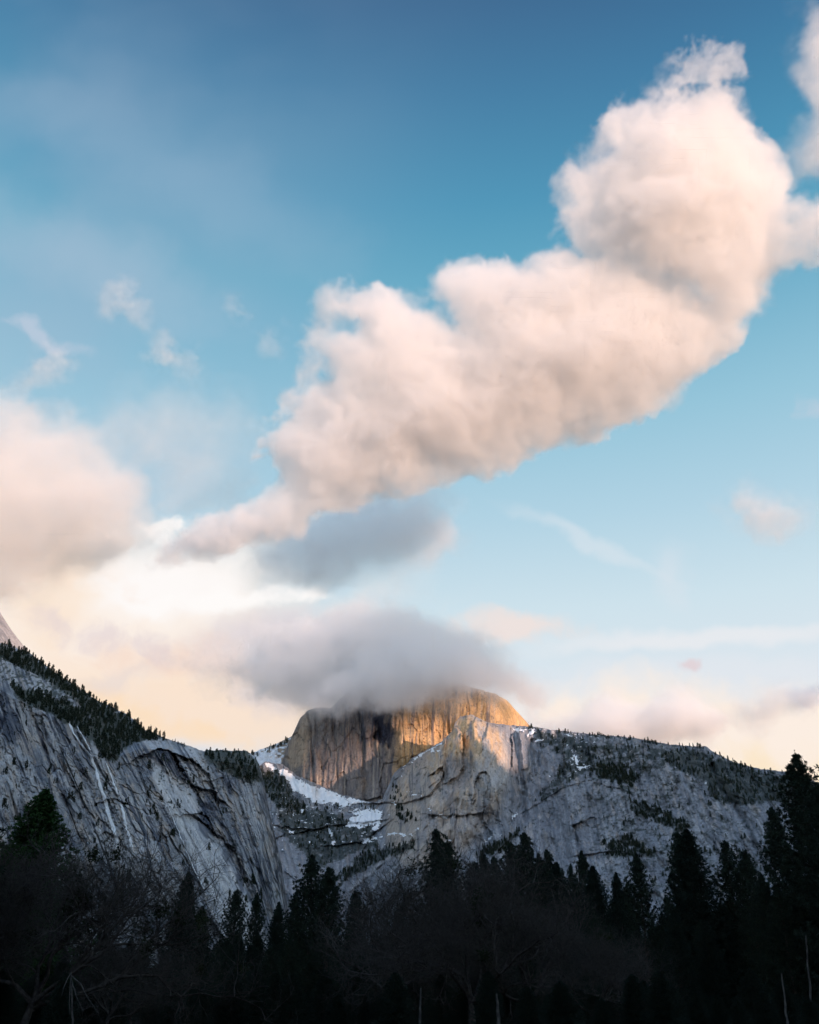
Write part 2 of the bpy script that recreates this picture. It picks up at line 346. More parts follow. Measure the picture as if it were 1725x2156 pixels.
def cliff_colour(X, Y, r):
    s, t = cliff_st(X, Y)
    c = np.broadcast_to(c3(.365, .38, .405), X.shape + (3,)).copy(); r1, r2, ox, oy, gp = cells((s + 9 * fbm(X / 22, Y / 30, 7, 4)) / 17, (t + 16 * fbm(X / 30, Y / 30, 8, 4)) / 52, 2); c = c * (.8 + .4 * r2)[..., None]
    c = lerp(c, c3(.49, .495, .51), ss(.0, .45, fbm(s / 26, t / 80, 31, 4)) * .8)
    c = lerp(c, c3(.17, .19, .225), ss(.0, .4, fbm(s / 30, t / 110, 32, 4)) * .75)
    c = lerp(c, c3(.40, .335, .275), ss(.12, .5, fbm(s / 12, t / 40, 33, 4)) * .55)
    c = lerp(c, c3(.50, .43, .36), ss(.35, .6, fbm(X / 9, Y / 12, 34, 3)) * .5)
    st = ss(.08, .30, fbm(s / 9, t / 120, 35, 4, .6)) * ss(-.3, .15, fbm(X / 60, Y / 60, 49, 2)); c = lerp(c, c3(.06, .075, .11), st * .85)
    st = ss(.2, .45, fbm(s / 4.5, t / 28, 36, 4, .6)); c = lerp(c, c3(.10, .115, .145), st * .6)
    st = ss(.2, .5, fbm(s / 3.6, t / 120, 37, 3, .6)); c = lerp(c, c3(.52, .52, .52), st * .35)
    sl = slabmask(X, Y)
    cs = lerp(np.broadcast_to(c3(.58, .585, .59), c.shape), c3(.40, .42, .455), ss(-.2, .4, fbm(s / 5, t / 150, 38, 4)))
    cs = lerp(cs, c3(.70, .70, .70), ss(.15, .45, fbm(s / 3.4, t / 190, 39, 3)) * .6); c = lerp(c, cs, sl * .8)
    for pts, wd, amt in ((((275, 1665), (288, 1697), (299, 1737), (310, 1795), (322, 1830)), 3., .85), (((240, 1600), (262, 1650), (290, 1680), (305, 1700)), 3.5, .4), (((145, 1660), (175, 1720), (210, 1790), (230, 1850)), 4, .6), (((95, 1640), (120, 1700), (150, 1790)), 3, .6), (((372, 1700), (400, 1760), (440, 1840), (470, 1900)), 3, .5)):
        d, _ = line_d(pts, X + 4 * fbm(X / 20, Y / 25, 40, 2), Y); c = lerp(c, c3(.05, .07, .10), ss(wd, wd * .3, d) * amt)
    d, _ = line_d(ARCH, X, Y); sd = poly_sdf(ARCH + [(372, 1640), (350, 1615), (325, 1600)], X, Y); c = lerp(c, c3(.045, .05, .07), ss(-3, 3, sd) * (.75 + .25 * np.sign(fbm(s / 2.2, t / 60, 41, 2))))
    for cx, cy, rx, ry in ((437, 1705, 26, 32), (430, 1745, 20, 22), (480, 1790, 18, 40), (505, 1850, 12, 50), (20, 1520, 26, 60), (8, 1480, 14, 40)):
        e = 1 - np.hypot((X - cx) / rx, (Y - cy) / ry); c = lerp(c, c3(.06, .075, .11), ss(0, .5, e + .7 * fbm(s / 4, t / 26, 42, 3)) * .75)
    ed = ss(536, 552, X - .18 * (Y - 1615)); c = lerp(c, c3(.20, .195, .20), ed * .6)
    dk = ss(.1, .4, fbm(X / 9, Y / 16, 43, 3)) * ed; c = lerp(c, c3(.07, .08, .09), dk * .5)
    v = ss(-3, 5, poly_sdf(VEGL, X, Y) + 9 * fbm(X / 12, Y / 9, 44, 4)); c = lerp(c, c3(.035, .045, .035), v * .9)
    top = ss(2, 40, np.interp(X, LIP[:, 0], LIP[:, 1]) - Y) * ss(.0, .3, fbm(X / 6, Y / 4, 45, 3)); c = lerp(c, c3(.045, .055, .045), top * .85)
    tp2 = poly_sdf([(425, 1580), (460, 1576), (525, 1582), (548, 1610), (552, 1650), (520, 1650), (470, 1625), (430, 1600)], X, Y)
    c = lerp(c, c3(.045, .055, .045), ss(-4, 4, tp2 + 10 * fbm(X / 6, Y / 5, 46, 4)) * .85)
    sp = ss(.55, .66, fbm(X / 5.5, Y / 5.5, 47, 3) + .45 * fbm(X / 50, Y / 50, 48, 2)); c = lerp(c, c3(.035, .045, .04), sp * .85)
    return c
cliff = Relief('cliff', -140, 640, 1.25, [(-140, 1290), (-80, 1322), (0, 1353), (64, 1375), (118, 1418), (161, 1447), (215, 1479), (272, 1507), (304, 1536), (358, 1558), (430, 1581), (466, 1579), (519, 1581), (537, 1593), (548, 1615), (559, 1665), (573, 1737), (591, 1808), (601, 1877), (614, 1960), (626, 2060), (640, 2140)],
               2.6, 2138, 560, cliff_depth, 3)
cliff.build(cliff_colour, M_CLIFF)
# ---- smooth bald dome above it
def bald_depth(X, Y): return 3050 + 2.4 * (X + 60) + 4. * (1500 - Y) + 10 * fbm((X + Y) / 30, (X - Y) / 6, 51, 4) + 3 * fbm(X / 5, Y / 5, 52, 3)
def bald_colour(X, Y, r):
    c = np.broadcast_to(c3(.36, .345, .34), X.shape + (3,)).copy(); q = X * .8 - Y * .6; e = X * .6 + Y * .8
    c = lerp(c, c3(.17, .175, .19), ss(-.1, .5, fbm(q / 5, e / 40, 53, 4)) * .7)
    return lerp(c, c3(.48, .46, .44), ss(.2, .5, fbm(q / 4, e / 30, 54, 3)) * .5)
bald = Relief('granite_dome', -160, 120, 1.6, [(-160, 1170), (-60, 1236), (0, 1289), (18, 1318), (40, 1348), (64, 1376), (90, 1402), (120, 1432)], 1.0, 1520, 120, bald_depth, 8)
bald.build(bald_colour, M_CLIFF)
# ---- the great dome
def dome_depth(X, Y):
    R = 5260 - 1.45 * (np.clip(X, 590, 826) - 600)
    R = R - .35 * np.clip(X - 826, 0, 215)
    R = R + 5.0 * np.maximum(0, X - 1030) + .02 * np.maximum(0, X - 1030) ** 2
    R = R + 9 * np.maximum(0, 640 - X) * .5
    R = R + .75 * (1700 - Y) + np.maximum(0, 1500 - Y) * (3.2 + 0 * X) * ss(1000, 900, X) + np.maximum(0, 1520 - Y) * 2.6 * ss(930, 1040, X)
    wx = X + 5 * fbm(X / 40, Y / 90, 61, 3)
    R = R - 44 * (ridge(wx / 95, Y / 260, 62, 3) - .5) - 34 * plates(.5 + .5 * fbm(wx / 34, Y / 170, 63, 3), .1, 5)
    R = R - 16 * fbm(wx / 13, Y / 80, 64, 4, .55) - 5 * fbm(wx / 5, Y / 40, 65, 3, .5) - 5 * fbm(X / 6, Y / 7, 66, 4, .5)
    r1, r2, ox, oy, gp = cells((wx + 6 * fbm(X / 15, Y / 15, 69, 3)) / 30, (Y + 8 * fbm(X / 20, Y / 20, 70, 3)) / 55, 6); R = R - 26 * (r1 - .5) - (r2 - .5) * ox * 22 + 5 * ss(.06, 0, gp)
    rec = poly_sdf([(780, 1480), (804, 1476), (822, 1492), (818, 1520), (833, 1545), (826, 1578), (804, 1562), (784, 1556), (794, 1530), (784, 1510)], X, Y)
    R = R + 70 * ss(-5, 6, rec + 5 * fbm(X / 8, Y / 12, 67, 3))
    blg = poly_sdf([(826, 1580), (842, 1540), (878, 1540), (915, 1560), (930, 1565), (880, 1600), (850, 1612), (835, 1600)], X, Y)
    R = R - 60 * ss(-14, 12, blg)
    for x, w_, a_ in ((655, 5, 22), (704, 3, 10), (762, 6, 24), (796, 3, 12), (850, 2.5, 12), (884, 4, 12), (945, 5, 14), (990, 3, 12)): R = R + a_ * ss(w_, .3, np.abs(wx - x - .06 * (Y - 1550) - 5 * fbm(Y / 30, Y * 0, 68 + x, 2)))
    return R
def dome_colour(X, Y, r):
    wx = X + 5 * fbm(X / 40, Y / 90, 61, 3) + .03 * (Y - 1550)
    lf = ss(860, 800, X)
    c = lerp(np.broadcast_to(c3(.54, .35, .18), X.shape + (3,)), c3(.21, .19, .185), lf)  # sun gold on the right, dim shaded left face, both put into the rock colour
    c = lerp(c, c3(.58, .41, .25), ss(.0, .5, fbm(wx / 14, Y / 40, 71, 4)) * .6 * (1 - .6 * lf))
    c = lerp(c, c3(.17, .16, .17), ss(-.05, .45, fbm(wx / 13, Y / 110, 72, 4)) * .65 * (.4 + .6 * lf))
    c = lerp(c, c3(.07, .08, .11), ss(.12, .42, fbm(wx / 6.5, Y / 120, 73, 4, .66)) * .8 * ss(-.35, .2, fbm(X / 45, Y / 45, 78, 3)))
    c = lerp(c, c3(.10, .10, .12), ss(.2, .5, fbm(wx / 3.2, Y / 24, 74, 4, .62)) * .6 * ss(.3, -.3, fbm(X / 40, Y / 50, 79, 3)))
    c = lerp(c, c3(.56, .49, .40), ss(.28, .5, fbm(wx / 3, Y / 80, 75, 3)) * .4)
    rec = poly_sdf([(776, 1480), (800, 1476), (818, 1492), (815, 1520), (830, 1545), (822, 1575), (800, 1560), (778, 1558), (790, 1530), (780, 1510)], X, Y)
    c = lerp(c, c3(.05, .065, .11), ss(-4, 6, rec + 12 * fbm(wx / 4, Y / 40, 76, 3)) * .85)  # blue shadow in the recess, painted into the rock colour
    lt = poly_sdf([(610, 1570), (635, 1508), (655, 1496), (650, 1600), (620, 1625), (600, 1600)], X, Y); c = lerp(c, c3(.46, .35, .24), ss(-5, 8, lt) * .6)
    c = lerp(c, c3(.07, .07, .08), ss(.40, .52, fbm(X / 3.2, Y / 3.2, 77, 2)) * .55)
    sl = ss(1040, 1060, X) * ss(1540, 1500, Y); c = lerp(c, c3(.60, .38, .18), sl * .7)  # orange sunlight on the right slope, painted in
    return c
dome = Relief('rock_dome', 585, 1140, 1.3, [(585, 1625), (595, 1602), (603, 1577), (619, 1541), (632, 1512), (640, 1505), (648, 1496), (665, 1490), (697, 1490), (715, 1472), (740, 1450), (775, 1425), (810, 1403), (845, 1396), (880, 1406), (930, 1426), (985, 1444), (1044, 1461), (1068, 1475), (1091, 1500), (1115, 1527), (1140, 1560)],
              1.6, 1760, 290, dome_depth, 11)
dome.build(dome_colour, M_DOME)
# ---- snowy shoulder left of the dome
def sh_depth(X, Y): return 5750 + 3 * (1640 - Y) + 30 * fbm(X / 14, Y / 14, 81, 4) - 1.2 * (X - 560)
def sh_colour(X, Y, r):
    c = np.broadcast_to(c3(.33, .27, .21), X.shape + (3,)).copy(); c = lerp(c, c3(.82, .83, .86), ss(.0, .25, fbm(X / 7, Y / 4, 82, 4) + ss(1560, 1600, Y) * .9 * ss(610, 560, X) - .12))
    return c
shoulder = Relief('mountain_shoulder', 470, 660, 1.6, [(470, 1592), (519, 1588), (540, 1582), (575, 1569), (609, 1553), (640, 1535), (660, 1530)], 1.5, 1680, 90, sh_depth, 14)
shoulder.build(sh_colour, M_DOME)
# ---- snow basin, front buttress and the long ridge to the right
PROW = [(958, 1522), (970, 1508), (994, 1505), (1025, 1522), (1060, 1545), (1076, 1600), (1074, 1640), (1056, 1690), (1024, 1730), (980, 1800), (930, 1830), (850, 1830), (806, 1760), (812, 1700), (835, 1640), (865, 1605), (900, 1585), (931, 1563), (951, 1541)]
def ridge_depth(X, Y):
    h = 2138 - Y
    basin = ss(880, 780, X - .25 * (1800 - Y))
    R = 3250 + 2.2 * h + basin * (250 + .9 * h) + .00006 * (X - 1150) ** 2 * 30 * ss(1150, 1400, X) * 0
    R = R - .55 * np.clip(X - 1080, 0, 800) * (.6 + .4 * ss(1500, 2100, Y))
    pr = poly_sdf(PROW, X, Y)
    R = R - 170 * ss(-25, 30, pr) * ss(1860, 1660, Y)
    fac = ss(955, 1000, X) * ss(1078, 1060, X) * ss(1690, 1640, Y)
    R = R - 34 * ss(-10, 14, poly_sdf([(985, 1530), (1000, 1512), (1025, 1524), (1064, 1560), (1076, 1605), (1074, 1625), (1062, 1668), (1014, 1672), (1005, 1640), (990, 1590)], X, Y))
    R = R + 60 * ss(6, -6, np.abs(X - 1090 - .1 * (Y - 1600)) - 8) * ss(1760, 1600, Y)
    th = np.interp(X, [540, 700, 850, 1000, 1300, 1750], [.1, .25, -.55, .0, .25, .7])
    s = X - th * (Y - 1700); wx = s + 6 * fbm(X / 50, Y / 70, 91, 3)
    R = R - 150 * (ridge(wx / 120, Y / 260, 92, 3) - .5) - 60 * fbm(wx / 48, Y / 90, 93, 4, .6)
    qx = s + 8 * fbm(X / 20, Y / 26, 99, 4); qy = Y + 10 * fbm(X / 24, Y / 24, 100, 4)
    r1, r2, ox, oy, gp = cells(qx / 40, qy / 90, 4); R = R - 60 * (r1 - .5) - (r2 - .45) * ox * 80 + oy * 40 * r1
    r1, r2, ox, oy, gp = cells(qx / 15, qy / 30, 5); R = R - 13 * (r1 - .5) - (r2 - .45) * ox * 24 + oy * 10 * r2 + 6 * ss(.1, 0, gp)
    R = R - 13 * fbm(wx / 9, Y / 26, 95, 3, .5) - 3 * fbm(X / 5, Y / 5, 96, 3, .5)
    for pts, amp, ln in ((((806, 1690), (850, 1690), (905, 1672), (930, 1640), (935, 1600)), 50, 30), (((905, 1715), (960, 1716), (1010, 1713)), 34, 14), (((1120, 1700), (1180, 1660), (1240, 1640), (1300, 1660)), 14, 40), (((640, 1750), (700, 1735), (790, 1728)), 40, 20), (((590, 1740), (640, 1745)), 30, 20), (((700, 1780), (760, 1772), (800, 1745)), 40, 24), (((1225, 1800), (1290, 1790), (1340, 1800)), 30, 16)):
        d, sg = line_d(pts, X, Y + 4 * fbm(X / 12, Y / 12, 97, 3)); R = R + amp * np.where(sg > 0, np.exp(-d / ln) * ss(0, 2.5, d), 0)
    for pts, wd, amp in ((((740, 1880), (800, 1830), (850, 1790), (870, 1770)), 6, 25), (((1500, 1610), (1520, 1660), (1555, 1700), (1580, 1760), (1620, 1830)), 9, 40), (((1120, 1560), (1115, 1640), (1095, 1700)), 8, 40)):
        d, _ = line_d(pts, X + 5 * fbm(X / 20, Y / 20, 98, 2), Y); R = R + amp * ss(wd, 0, d)
    return R
SNOWP = [[(583, 1619), (599, 1616), (622, 1635), (661, 1655), (693, 1661), (724, 1676), (779, 1684), (785, 1690), (747, 1694), (724, 1702), (689, 1690), (661, 1694), (650, 1682), (615, 1667), (607, 1643), (590, 1634)],
         [(533, 1586), (560, 1590), (575, 1605), (590, 1625), (575, 1625), (555, 1606), (540, 1600)],
         [(745, 1703), (790, 1702), (806, 1710), (803, 1733), (755, 1745), (728, 1741), (736, 1722), (750, 1716)],
         [(780, 1745), (806, 1722), (800, 1742), (775, 1757)], [(726, 1708), (755, 1702), (770, 1707), (752, 1713)],
         [(626, 1712), (646, 1697), (652, 1698), (640, 1710), (630, 1716)], [(604, 1748), (622, 1750), (616, 1758)], [(685, 1733), (694, 1733), (696, 1744), (702, 1760), (709, 1780), (700, 1782), (696, 1763), (688, 1746)],
         [(765, 1765), (800, 1759), (838, 1752), (835, 1757), (800, 1765), (770, 1778), (756, 1776)], [(830, 1752), (865, 1756), (868, 1759), (842, 1760)], [(855, 1755), (880, 1742), (882, 1744), (866, 1754)],
         [(914, 1722), (925, 1715), (945, 1718), (944, 1723)], [(962, 1716), (972, 1715), (972, 1718), (962, 1719)], [(892, 1705), (908, 1698), (907, 1706), (898, 1707)], [(824, 1691), (832, 1687), (838, 1698), (830, 1696)],
         [(853, 1665), (872, 1670), (890, 1677), (888, 1680), (868, 1675)], [(842, 1634), (856, 1632), (846, 1642)],
         [(862, 1604), (880, 1588), (910, 1573), (932, 1560), (934, 1566), (915, 1576), (895, 1587), (868, 1606), (840, 1624), (842, 1619)], [(895, 1582), (935, 1576), (930, 1582), (905, 1586)], [(941, 1537), (950, 1535), (945, 1542)],
         [(1072, 1722), (1086, 1710), (1090, 1714), (1080, 1724)], [(1016, 1774), (1030, 1761), (1040, 1760), (1030, 1770)], [(1050, 1760), (1068, 1752), (1068, 1756)], [(930, 1772), (950, 1766), (952, 1772), (935, 1777)],
         [(1078, 1534), (1094, 1530), (1118, 1536), (1090, 1542)], [(1108, 1548), (1122, 1534), (1130, 1540), (1112, 1552)], [(1126, 1557), (1140, 1554), (1146, 1560), (1130, 1563)], [(585, 1790), (597, 1788), (592, 1796)],
         [(1206, 1584), (1216, 1590), (1222, 1606), (1214, 1612), (1206, 1598)], [(1214, 1614), (1226, 1610), (1244, 1612), (1222, 1622)], [(1150, 1632), (1160, 1628), (1160, 1640)], [(1206, 1548), (1222, 1545), (1218, 1553)], [(1475, 1650), (1490, 1646), (1484, 1656)]]
def snow_mask(X, Y):
    m = np.full(X.shape, -99.)
    for i, p in enumerate(SNOWP):
        q = np.array(p, float); b = 10
        sel = (X > q[:, 0].min() - b) & (X < q[:, 0].max() + b) & (Y > q[:, 1].min() - b) & (Y < q[:, 1].max() + b)
        if sel.any(): m[sel] = np.maximum(m[sel], poly_sdf(p, X[sel], Y[sel]))
    n = fbm(X / 6, Y / 3.4, 101, 4, .65)
    m = np.where(m > -9, m + 7.5 * n - .6, m)
    bn = ss(850, 760, X) * ss(1600, 1640, Y) * ss(1800, 1760, Y)
    tn = ss(1100, 1130, X) * ss(1340, 1290, X) * ss(26, 4, Y - np.interp(X, [1060, 1193, 1311, 1487], [1527, 1540, 1551, 1572]))
    gl = ss(40, 5, np.abs(X - 1215)) * ss(1540, 1570, Y) * ss(1650, 1620, Y)
    sp = fbm(X / 8, Y / 2.6, 103, 4, .6) - .50 + .13 * bn + .3 * tn + .14 * gl
    return np.maximum(m, np.where(bn + tn + gl > .05, sp * 14, -9))
VEG = [([(545, 1620), (585, 1620), (606, 1640), (620, 1670), (650, 1700), (640, 1720), (580, 1700), (550, 1660)], 1.), ([(580, 1700), (680, 1700), (790, 1740), (800, 1790), (740, 1800), (680, 1830), (620, 1790), (585, 1750)], .9),
       ([(1110, 1530), (1200, 1545), (1330, 1556), (1410, 1570), (1440, 1600), (1350, 1640), (1330, 1700), (1270, 1640), (1220, 1640), (1150, 1690), (1120, 1690), (1160, 1640), (1180, 1600), (1120, 1570)], .7),
       ([(1230, 1610), (1300, 1610), (1350, 1640), (1330, 1660), (1260, 1640)], 1.), ([(1440, 1570), (1510, 1590), (1600, 1622), (1660, 1630), (1740, 1660), (1740, 1740), (1640, 1690), (1560, 1700), (1500, 1690), (1480, 1650), (1380, 1600)], .95),
       ([(1320, 1680), (1400, 1700), (1470, 1750), (1440, 1760), (1360, 1730), (1330, 1720)], .8), ([(1270, 1770), (1330, 1760), (1400, 1800), (1320, 1810), (1270, 1800)], .8), ([(1000, 1790), (1060, 1760), (1110, 1740), (1070, 1790), (1010, 1820)], .8),
       ([(820, 1640), (850, 1640), (860, 1700), (880, 1730), (840, 1740), (815, 1690)], .5), ([(770, 1790), (870, 1770), (880, 1790), (820, 1810), (720, 1860), (700, 1850)], .9)]
def veg_mask(X, Y):
    m = np.zeros(X.shape)
    for p, a in VEG: m = np.maximum(m, a * ss(-12, 14, poly_sdf(p, X, Y)))
    n = fbm(X / 9, Y / 6, 111, 5, .62); gen = ss(1100, 1300, X) * .45
    return np.clip(ss(-.25, .35, n + 1.5 * np.maximum(m, gen) - .85), 0, 1)
def ridge_colour(X, Y, r):
    th = np.interp(X, [540, 700, 850, 1000, 1300, 1750], [.1, .25, -.55, .0, .25, .7]); s = X - th * (Y - 1700) + 6 * fbm(X / 50, Y / 70, 91, 3)
    c = np.broadcast_to(c3(.225, .24, .27), X.shape + (3,)).copy()
    c = lerp(c, c3(.31, .325, .35), ss(.0, .5, fbm(s / 34, Y / 60, 121, 4)) * .7); c = lerp(c, c3(.18, .19, .215), ss(0, .5, fbm(s / 26, Y / 70, 122, 4)) * .6)
    c = lerp(c, c3(.42, .37, .33), ss(.2, .5, fbm(s / 9, Y / 20, 123, 4)) * .45); c = lerp(c, c3(.10, .115, .14), ss(.2, .5, fbm(s / 4, Y / 60, 124, 4)) * .5)
    c = lerp(c, c3(.47, .46, .46), ss(.22, .5, fbm(s / 3.2, Y / 60, 125, 3)) * .35)
    pr = ss(-10, 14, poly_sdf(PROW, X, Y) + 6 * fbm(X / 12, Y / 12, 126, 3))
    cp_ = lerp(np.broadcast_to(c3(.40, .345, .30), c.shape), c3(.30, .28, .275), ss(-.1, .4, fbm(X / 12, Y / 40, 127, 4)))
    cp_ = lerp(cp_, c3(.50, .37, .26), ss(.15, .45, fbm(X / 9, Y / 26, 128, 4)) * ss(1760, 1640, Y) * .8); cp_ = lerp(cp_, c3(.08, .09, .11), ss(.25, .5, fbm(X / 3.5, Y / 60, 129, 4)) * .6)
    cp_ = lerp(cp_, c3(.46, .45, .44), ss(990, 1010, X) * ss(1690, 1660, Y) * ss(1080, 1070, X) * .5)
    gl = ss(1640, 1560, Y) * ss(870, 900, X) * ss(1072, 1050, X); cp_ = lerp(cp_, c3(.62, .40, .20), gl * .75 * ss(-.5, .3, fbm(X / 9, Y / 22, 134, 4)))  # golden sunlight on the buttress top, put into its colour
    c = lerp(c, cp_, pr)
    dk = poly_sdf([(935, 1612), (955, 1596), (975, 1592), (995, 1610), (990, 1660), (940, 1660)], X, Y); c = lerp(c, c3(.21, .20, .20), ss(-6, 8, dk) * .6)
    for pts, wd, a in ((((740, 1870), (790, 1828), (840, 1785), (858, 1765)), 9, .5), (((770, 1880), (830, 1828), (868, 1790)), 4, .7), (((1455, 1600), (1478, 1640), (1500, 1670), (1515, 1700), (1530, 1760), (1545, 1800)), 5, .7), (((1478, 1700), (1500, 1740), (1510, 1755)), 4, .6), (((1095, 1700), (1108, 1650), (1125, 1600)), 7, .4)):
        d, _ = line_d(pts, X + 5 * fbm(X / 12, Y / 12, 130, 3), Y); c = lerp(c, c3(.52, .51, .50), ss(wd, wd * .2, d) * a * (.6 + .4 * fbm(s / 2, Y / 10, 131, 2)))
    c = lerp(c, c3(.045, .058, .055), veg_mask(X, Y) * .85)
    sp = ss(.5, .62, fbm(X / 5, Y / 4., 132, 3) + .25 * fbm(X / 50, Y / 40, 133, 2) + .08 * ss(1150, 1300, X)); c = lerp(c, c3(.05, .06, .058), sp * .7)
    return c
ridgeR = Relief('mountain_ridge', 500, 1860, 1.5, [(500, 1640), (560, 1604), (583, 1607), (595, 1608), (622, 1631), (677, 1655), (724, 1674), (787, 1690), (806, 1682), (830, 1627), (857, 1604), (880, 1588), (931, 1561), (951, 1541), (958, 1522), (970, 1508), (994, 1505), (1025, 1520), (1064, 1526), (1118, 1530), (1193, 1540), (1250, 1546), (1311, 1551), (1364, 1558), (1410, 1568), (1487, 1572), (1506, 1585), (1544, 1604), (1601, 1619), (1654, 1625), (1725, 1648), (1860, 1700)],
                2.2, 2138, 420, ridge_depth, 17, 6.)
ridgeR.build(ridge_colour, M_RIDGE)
drape('snow', ridgeR, snow_mask, M_SNOW, 528, 1500, 1526, 1800, 1.1, 5, kind='stuff')
# ---------------------------------------------------------------- valley floor and unseen walls beside and behind the camera, the south one added to block sun
def strip(name, p0, p1, hfn, width, seed, n=160, m=28):
    p0 = np.array(p0, float); p1 = np.array(p1, float); L = np.linalg.norm(p1 - p0); e = (p1 - p0) / L; nrm = np.array([-e[1], e[0]])
    l = np.linspace(0, L, n); c = np.linspace(-1, 1, m); Lg, Cg = np.meshgrid(l, c, indexing='ij')
    h = hfn(Lg) * np.clip(1 - np.abs(Cg) ** 1.3, 0, 1) + 60 * fbm(Lg / 300, Cg * 4, seed, 4) * np.abs(Cg) * (1 - np.abs(Cg)) * 2
    off = Cg * width + 150 * fbm(Lg / 700, Cg * 2, seed + 1, 3)
    V = np.stack([p0[0] + e[0] * Lg + nrm[0] * off, p0[1] + e[1] * Lg + nrm[1] * off, h - 4], -1)
    idx = np.arange(n * m).reshape(n, m); Q = np.stack([idx[:-1, :-1], idx[1:, :-1], idx[1:, 1:], idx[:-1, 1:]], -1).reshape(-1, 4)
    o = link(bpy.data.objects.new(name, mesh_np(name, V.reshape(-1, 3), Q, M_WALL))); o['kind'] = 'structure'; return o
M_WALL = noisy_mat('wooded_granite_wall', (.05, .06, .05), (.26, .26, .26), .006)
S2 = np.array([math.sin(SUN_AZ), math.cos(SUN_AZ)]); T2 = np.array([-S2[1], S2[0]])
WP = 3577.
def shadow_crest_h(l):  # crest heights shaped to set the shadow edge on dome and buttress
    l = l - 4000
    return 1781 + 25 * fbm(l / 420, l * 0, 201, 4) + np.interp(l, [-4000, 0, 2400, 2700, 2850, 2950, 3080, 3200, 3600, 3750, 6000], [-250, -60, 0, 20, -60, -270, -270, -85, -50, -20, 0])
strip('unseen_valley_wall', S2 * WP - T2 * 4000, S2 * WP + T2 * 8000, shadow_crest_h, 1500, 5)
strip('unseen_valley_wall', (-900, 900), (-3200, -5200), lambda l: 1000 + 120 * fbm(l / 600, l * 0, 204, 3), 700, 9)
gx = np.array([-60000., 60000.]); 
gm = mesh_np('ground', [(-60000, -60000, 0), (60000, -60000, 0), (60000, 60000, 0), (-60000, 60000, 0)], [(0, 1, 2, 3)], M_GROUND)
link(bpy.data.objects.new('ground', gm))['kind'] = 'structure'
